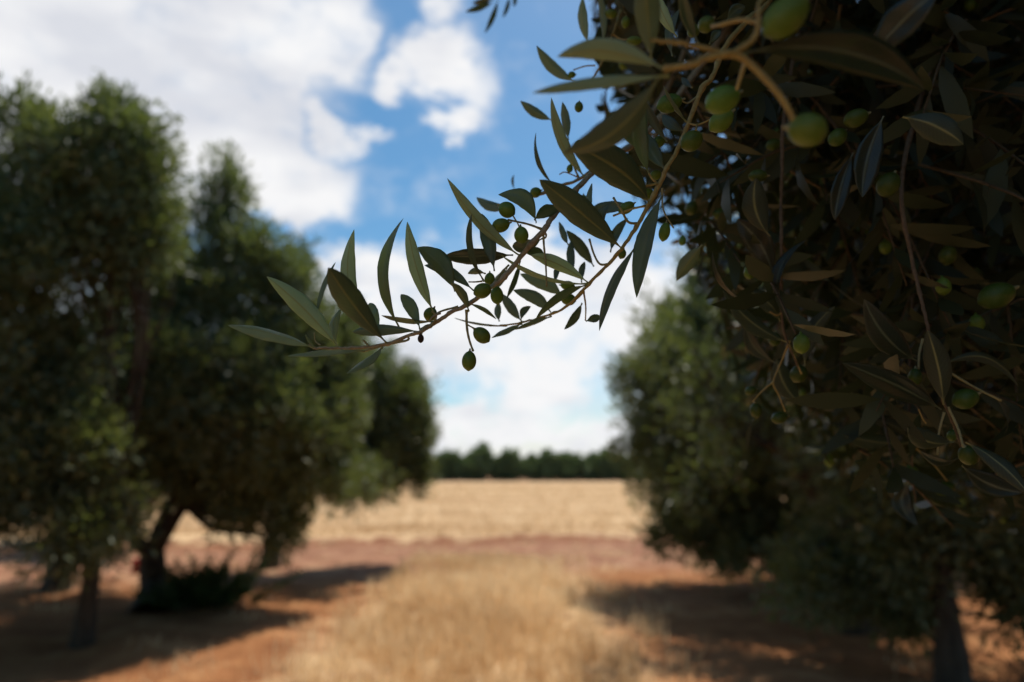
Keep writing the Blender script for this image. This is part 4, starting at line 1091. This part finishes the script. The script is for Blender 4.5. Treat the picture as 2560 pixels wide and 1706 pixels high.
def olive_mesh(a, b):
    """ellipsoid along z with a small point and a calyx at the stalk end"""
    nr, ns = 18, 24
    ph = np.linspace(0, np.pi, nr + 1)[1:-1]
    V = [[0, 0, a * 1.0]]
    for p in ph:
        z = math.cos(p); r_ = math.sin(p) * (1 - .06 * z)
        zz = z * a + (-.05 * a if z < -.97 else 0)
        for s in range(ns):
            th = 2 * np.pi * s / ns; V.append([r_ * b * math.cos(th), r_ * b * math.sin(th), zz])
    V.append([0, 0, -a * 1.09])
    V = np.array(V); n = len(V)
    tri = [[0, 1 + s, 1 + (s + 1) % ns] for s in range(ns)]
    l0 = 1 + (nr - 2) * ns
    tri += [[n - 1, l0 + (s + 1) % ns, l0 + s] for s in range(ns)]
    quad = []
    for k in range(nr - 2):
        for s in range(ns):
            quad.append([1 + k * ns + s, 1 + (k + 1) * ns + s, 1 + (k + 1) * ns + (s + 1) % ns, 1 + k * ns + (s + 1) % ns])
    # calyx ring and pedicel stub
    cp, cf = tubes([(np.array([[0, 0, a * .96], [0, 0, a * 1.0], [0, 0, a * 1.05], [0, 0, a * 1.25]]), np.array([b * .26, b * .24, b * .15, b * .11]))], 10)
    VV = np.concatenate([V, cp])
    return mesh_from('olive', VV, [np.array(tri), np.array(quad)] + [f + n for f in cf], [M_OLIVE, M_GTWIG], fmat=[0, 0, 1, 1])


brobj = {}
for k, (nm, m_, pl) in BR.items():
    pp = []; rr = []
    for (c, x, y, d, r_) in pl:
        sx, sy = sp_(c, x, y); pp.append(P(sx, sy, d)); rr.append(r_ / 1000 * (.72 if k in (1, 2) else .85))
    pts, ra = smooth_path(pp, rr, 6)
    rg = np.random.default_rng(100 + k)
    pts[1:-1] += rg.normal(0, .00018, pts[1:-1].shape)
    ra = ra * (1 + .07 * np.sin(np.arange(len(ra)) * 1.9) + rg.normal(0, .03, len(ra)))
    ra[3::9] *= 1.28; ra[7::13] *= 1.15
    paths = [(pts, ra)]
    V1, F1 = tubes(paths, 12)
    gs, os_, bs = [], [], []
    for (bi, mt, pl2, r0, r1) in ST:
        if bi != k: continue
        q = [P(*sp_(c, x, y), d) for (c, x, y, d) in pl2]
        a_, c_ = smooth_path(q, np.linspace(r0, r1, len(q)) / 1000, 5)
        c_ = c_ * (1 + .08 * np.sin(np.arange(len(c_)) * 2.3)); c_[-1] *= 1.35; c_[0] *= 1.3
        {'g': gs, 'o': os_, 'b': bs}[mt].append((a_, c_))
    Vs, Fs, fm = [V1], list(F1), [0] * len(F1); off = len(V1)
    for grp, mi in ((gs, 1), (os_, 2), (bs, 0)):
        if not grp: continue
        v_, f_ = tubes(grp, 8); Vs.append(v_); Fs += [f + off for f in f_]; fm += [mi] * len(f_); off += len(v_)
    me = mesh_from('branch', np.concatenate(Vs) - NEAR, Fs, [m_, M_GTWIG, M_OTWIG], fmat=fm)
    brobj[k] = put('branch', me, near)
brobj[0]['label'] = 'sharp grey-brown branch reaching left against the sky, with upright leaves at its tip'
brobj[2]['label'] = 'nearest blurred ochre twig at the top with two large olives'

LEAF_LIGHT = {0: 1.6, 1: .5, 2: 1.3, 3: 1.2, 5: 1.8, 7: 1.3, 8: 1.7, 9: 2.0, 10: 1.2, 11: 1.5, 13: 1.7, 14: .8, 16: 1.6, 17: 1.4, 21: .6, 22: .4, 24: .4,
        29: 2.3, 30: 2.1, 31: 1.3, 33: 1.3, 38: .6, 39: 1.1, 61: 1.6, 62: 1.5, 63: .6, 64: 1.2, 66: 1.5, 68: 1.4, 71: 2.0, 73: 1.3, 74: 1.1}  # light and shade of single leaves put into their colour
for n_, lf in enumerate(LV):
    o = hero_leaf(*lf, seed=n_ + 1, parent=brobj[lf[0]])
    shade_tone = .25 if lf[0] in (3, 4, 8) else (.28 if lf[1] == 'D' else (.6 if lf[1] == 'F' else .9))  # canopy shade on the right put into these leaf colours
    o.color = (1, 1, 1, LEAF_LIGHT.get(n_, shade_tone) / 2.5)
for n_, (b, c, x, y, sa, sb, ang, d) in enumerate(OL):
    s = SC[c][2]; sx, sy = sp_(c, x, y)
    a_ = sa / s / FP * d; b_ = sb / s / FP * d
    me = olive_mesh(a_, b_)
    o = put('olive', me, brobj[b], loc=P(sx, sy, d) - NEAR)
    o.color = (1, 1, 1, .45 if c in 'DE' and n_ > 36 else (.7 if c == 'C' and n_ > 24 else 1.0))  # deeper shade in the canopy put into the olive colour
    # long axis in the picture plane; stalk end on the upper/right side
    th = R(ang); v = np.array([math.cos(th), math.sin(th), (0.15 if n_ % 2 else -.1)])
    if v[1] < 0: v = -v
    wv = Vector(M3 @ (v / np.linalg.norm(v)))
    o.rotation_mode = 'QUATERNION'; o.rotation_quaternion = wv.to_track_quat('Z', 'Y')
# small dried fruit hanging below the branch tip
me = olive_mesh(.0026, .0019); me.materials[0] = M_DRY; me.materials[1] = M_DRY
o = put('dried_olive', me, brobj[0], loc=P(*sp_('A', 1485, 1262), .407) - NEAR)

# ---- the rest of the near tree: twigs with leaf pairs, in masses
def in_gap(px, py, d, margin=0):
    """True where the photograph shows nothing of this tree: open air left of its crown"""
    edge_x = np.array([1450, 1470, 1480, 1500, 1550, 1630, 1700, 1745, 1780, 1850, 1960, 2120, 2400, 3000])
    edge_y = np.array([-200, 0, 200, 350, 450, 560, 640, 720, 850, 1000, 1120, 1250, 1330, 1400])
    ex = np.interp(py, edge_y, edge_x)
    inside = (d > 0) & (px > -150) & (px < 2710) & (py > -130) & (py < 1800)
    return inside & ((px < ex + margin) | (py > 1400))


def twig_mass(n, sampler, rng, hang=.6, ln=(.12, .28), leafL=.052, leafW=.0125, pitch=.019):
    base = sampler(rng, n)
    out = []
    Bs, Ds, Ns, paths, olv = [], [], [], [], []
    for p in base:
        d = rng.normal(0, 1, 3); d[2] = d[2] * .6 - hang * 1.5; d = norm(d)
        L_ = rng.uniform(*ln); m = max(3, int(L_ / pitch))
        sag = np.array([0, 0, -.12 * L_])
        q = [p, p + d * L_ * .5 - sag * .5, p + d * L_]
        pa, ra = smooth_path(q, [.0016, .0012, .0006], 3)
        px, py, dd = PX(pa)
        if in_gap(px, py, dd).any() or (np.linalg.norm(pa - T3, axis=1) < .48).any(): continue
        paths.append((pa, ra))
        u = norm(np.cross(d, rng.normal(size=3))); v = np.cross(d, u)
        for k in range(m):
            t = (k + .5) / m; c = p + d * L_ * t + sag * (-(4 * t * (1 - t)) * .5)
            a = (k % 2) * np.pi / 2 + rng.normal(0, .3)
            for s in (1, -1):
                if rng.random() < .15: continue
                o = (u * math.cos(a) + v * math.sin(a)) * s
                ang = rng.uniform(.55, 1.15)
                Bs.append(c); Ds.append(d * math.cos(ang) + o * math.sin(ang)); Ns.append(d * math.sin(ang) - o * math.cos(ang) + rng.normal(0, .25, 3))
        if rng.random() < .3: olv.append(p + d * L_ * rng.random() + rng.normal(0, .008, 3))
    return np.array(Bs), np.array(Ds), np.array(Ns), paths, olv


def filt(B, D, L_):
    tip = B + norm(D) * L_[:, None]
    a = in_gap(*PX(B)); c = in_gap(*PX(tip))
    return ~(a | c) & (np.linalg.norm(B - T3, axis=1) > .46) & (np.linalg.norm(tip - T3, axis=1) > .46)


def s_front(rng, n):                     # curtain of twigs hanging at arm's length on the right
    d = rng.uniform(.55, 1.9, n); px = rng.uniform(1480, 2900, n); py = rng.uniform(-500, 1250, n)
    return np.array([P(x, y, z) for x, y, z in zip(px, py, d)])


def ell(c, r):
    c = np.array(c); r = np.array(r)

    def f(rng, n):
        u = norm(rng.normal(size=(n, 3))) * (rng.random(n) ** .4)[:, None]
        return c + u * r
    return f


rngn = np.random.default_rng(9)
Bs, Ds, Ns, paths, olv = [], [], [], [], []
for n, smp, hang in ((1700, s_front, .8), (1500, ell((.1, .9, 3.5), (1.7, 1.5, .55)), .3), (1500, ell((1.6, .6, 3.3), (1.6, 1.7, .9)), .4)):
    b, d, nn, pth, ov = twig_mass(n, smp, rngn, hang)
    Bs.append(b); Ds.append(d); Ns.append(nn); paths += pth; olv += ov
B = np.concatenate(Bs); D = norm(np.concatenate(Ds)); Nn = np.concatenate(Ns)
n = len(B); Ln = rngn.uniform(.036, .066, n); W = Ln * rngn.uniform(.19, .27, n)
k_ = filt(B, D, Ln); B, D, Nn, Ln, W = B[k_], D[k_], Nn[k_], Ln[k_], W[k_]
print('near leaves', len(B), 'twigs', len(paths))
V, F, kk = leaf_batch(B, D, Nn, Ln, W, rngn.uniform(-.06, .10, len(B)), full=True)
tone = np.repeat(np.clip(rngn.normal(.5, .25, len(B)), 0, 1), kk)
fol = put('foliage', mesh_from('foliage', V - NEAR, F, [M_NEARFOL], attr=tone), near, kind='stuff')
V, F = tubes(paths, 5)
put('twigs', mesh_from('twigs', V - NEAR, F, [M_SHTWIG]), near, kind='stuff')
# unripe olives deeper inside the crown, one mesh
ov = np.array([p for p in olv]); px, py, dd = PX(ov)
ov = ov[~in_gap(px, py, dd, 20) & (np.linalg.norm(ov - T3, axis=1) > .5)]
tpl = olive_mesh(.0062, .005); n0 = len(tpl.vertices)
co = np.zeros(n0 * 3, dtype=np.float32); tpl.vertices.foreach_get('co', co); co = co.reshape(-1, 3)
tq = [np.array([list(p.vertices) for p in tpl.polygons if len(p.vertices) == m]) for m in (3, 4)]
sc = rngn.uniform(.75, 1.15, len(ov))
VV = (ov[:, None, :] + co[None] * sc[:, None, None]).reshape(-1, 3)
FF = [(f[None] + (np.arange(len(ov)) * n0)[:, None, None]).reshape(-1, f.shape[1]) for f in tq]
put('olives', mesh_from('olives', VV - NEAR, FF, [M_OLIVE]), near, kind='stuff')

# coarser crown farther back and above
blobs = [(2.5, 1.7, 2.6, 1.2, 1.0, 1.0), (2.9, .6, 3.4, 1.5, 1.4, 1.1), (2.2, 2.3, 1.9, .75, .5, .6), (3.5, 1.3, 2.3, 1.0, 1.0, 1.0),
         (1.5, 1.6, 2.9, .8, .7, .7), (2.6, .0, 2.4, 1.0, .9, .9), (1.2, .3, 3.9, 1.5, 1.4, .5), (.0, 1.1, 3.9, 1.6, 1.3, .45), (2.3, 2.0, 3.4, 1.1, 1.0, .9),
         (3.1, 2.4, 1.7, .8, .6, .6), (1.7, -.6, 2.0, .8, .7, .9), (1.0, -1.7, 2.1, .9, .6, .8), (2.9, 3.2, 2.6, 1.0, .8, 1.0)]  # masses behind the camera added to block rear light
B, D, C, which, idx = crown_points(blobs, 150000, rngn, (.15, .32), 45)
Ln = rngn.uniform(.05, .085, len(B)); W = Ln * .36
tip = B + D * Ln[:, None]
pb = PX(B); pt_ = PX(tip)
ok = ~(in_gap(*pb) | in_gap(*pt_)) & (np.linalg.norm(B - T3, axis=1) > .7)
B, D, Ln, W = B[ok], D[ok], Ln[ok], W[ok]
V, F, kk = leaf_batch(B, D, norm(rngn.normal(size=B.shape) + [0, 0, .8]), Ln, W, .08, full=False)
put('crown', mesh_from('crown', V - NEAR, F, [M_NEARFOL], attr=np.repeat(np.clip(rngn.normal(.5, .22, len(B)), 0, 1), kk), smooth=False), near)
# limbs
paths = []
top = ntk[-1]
ends = [np.array(b[:3]) for b in blobs] + [P(2150, -500, .95), P(2060, -400, .8), P(2200, -350, .9), P(2600, -500, 1.0), P(1600, -500, 1.0), P(1900, -400, 1.0), P(1800, -480, .95), P(2500, -500, 1.1), P(1990, -330, .36)]
hub = [top + [-.5, .3, .9], top + [.3, .3, .8], top + [-.4, -.3, .9]]
for h in hub:
    p_, r_ = smooth_path([top - [0, 0, .1], (top + h) / 2 + rng.normal(0, .05, 3), h], [.09, .075, .06], 5); paths.append((p_, r_))
for e in ends:
    h = min(hub, key=lambda w_: np.linalg.norm(w_ - e))
    m_ = (h + e) / 2 + rng.normal(0, .05, 3) + np.array([0, 0, .12])
    p_, r_ = smooth_path([h, m_, e], [.03, .016, .0065], 7, .006, rng)
    px, py, dd = PX(p_)
    paths.append((p_, r_))
V, F = tubes(paths, 9)
put('limbs', mesh_from('limbs', V - NEAR, F, [M_BARK]), near)
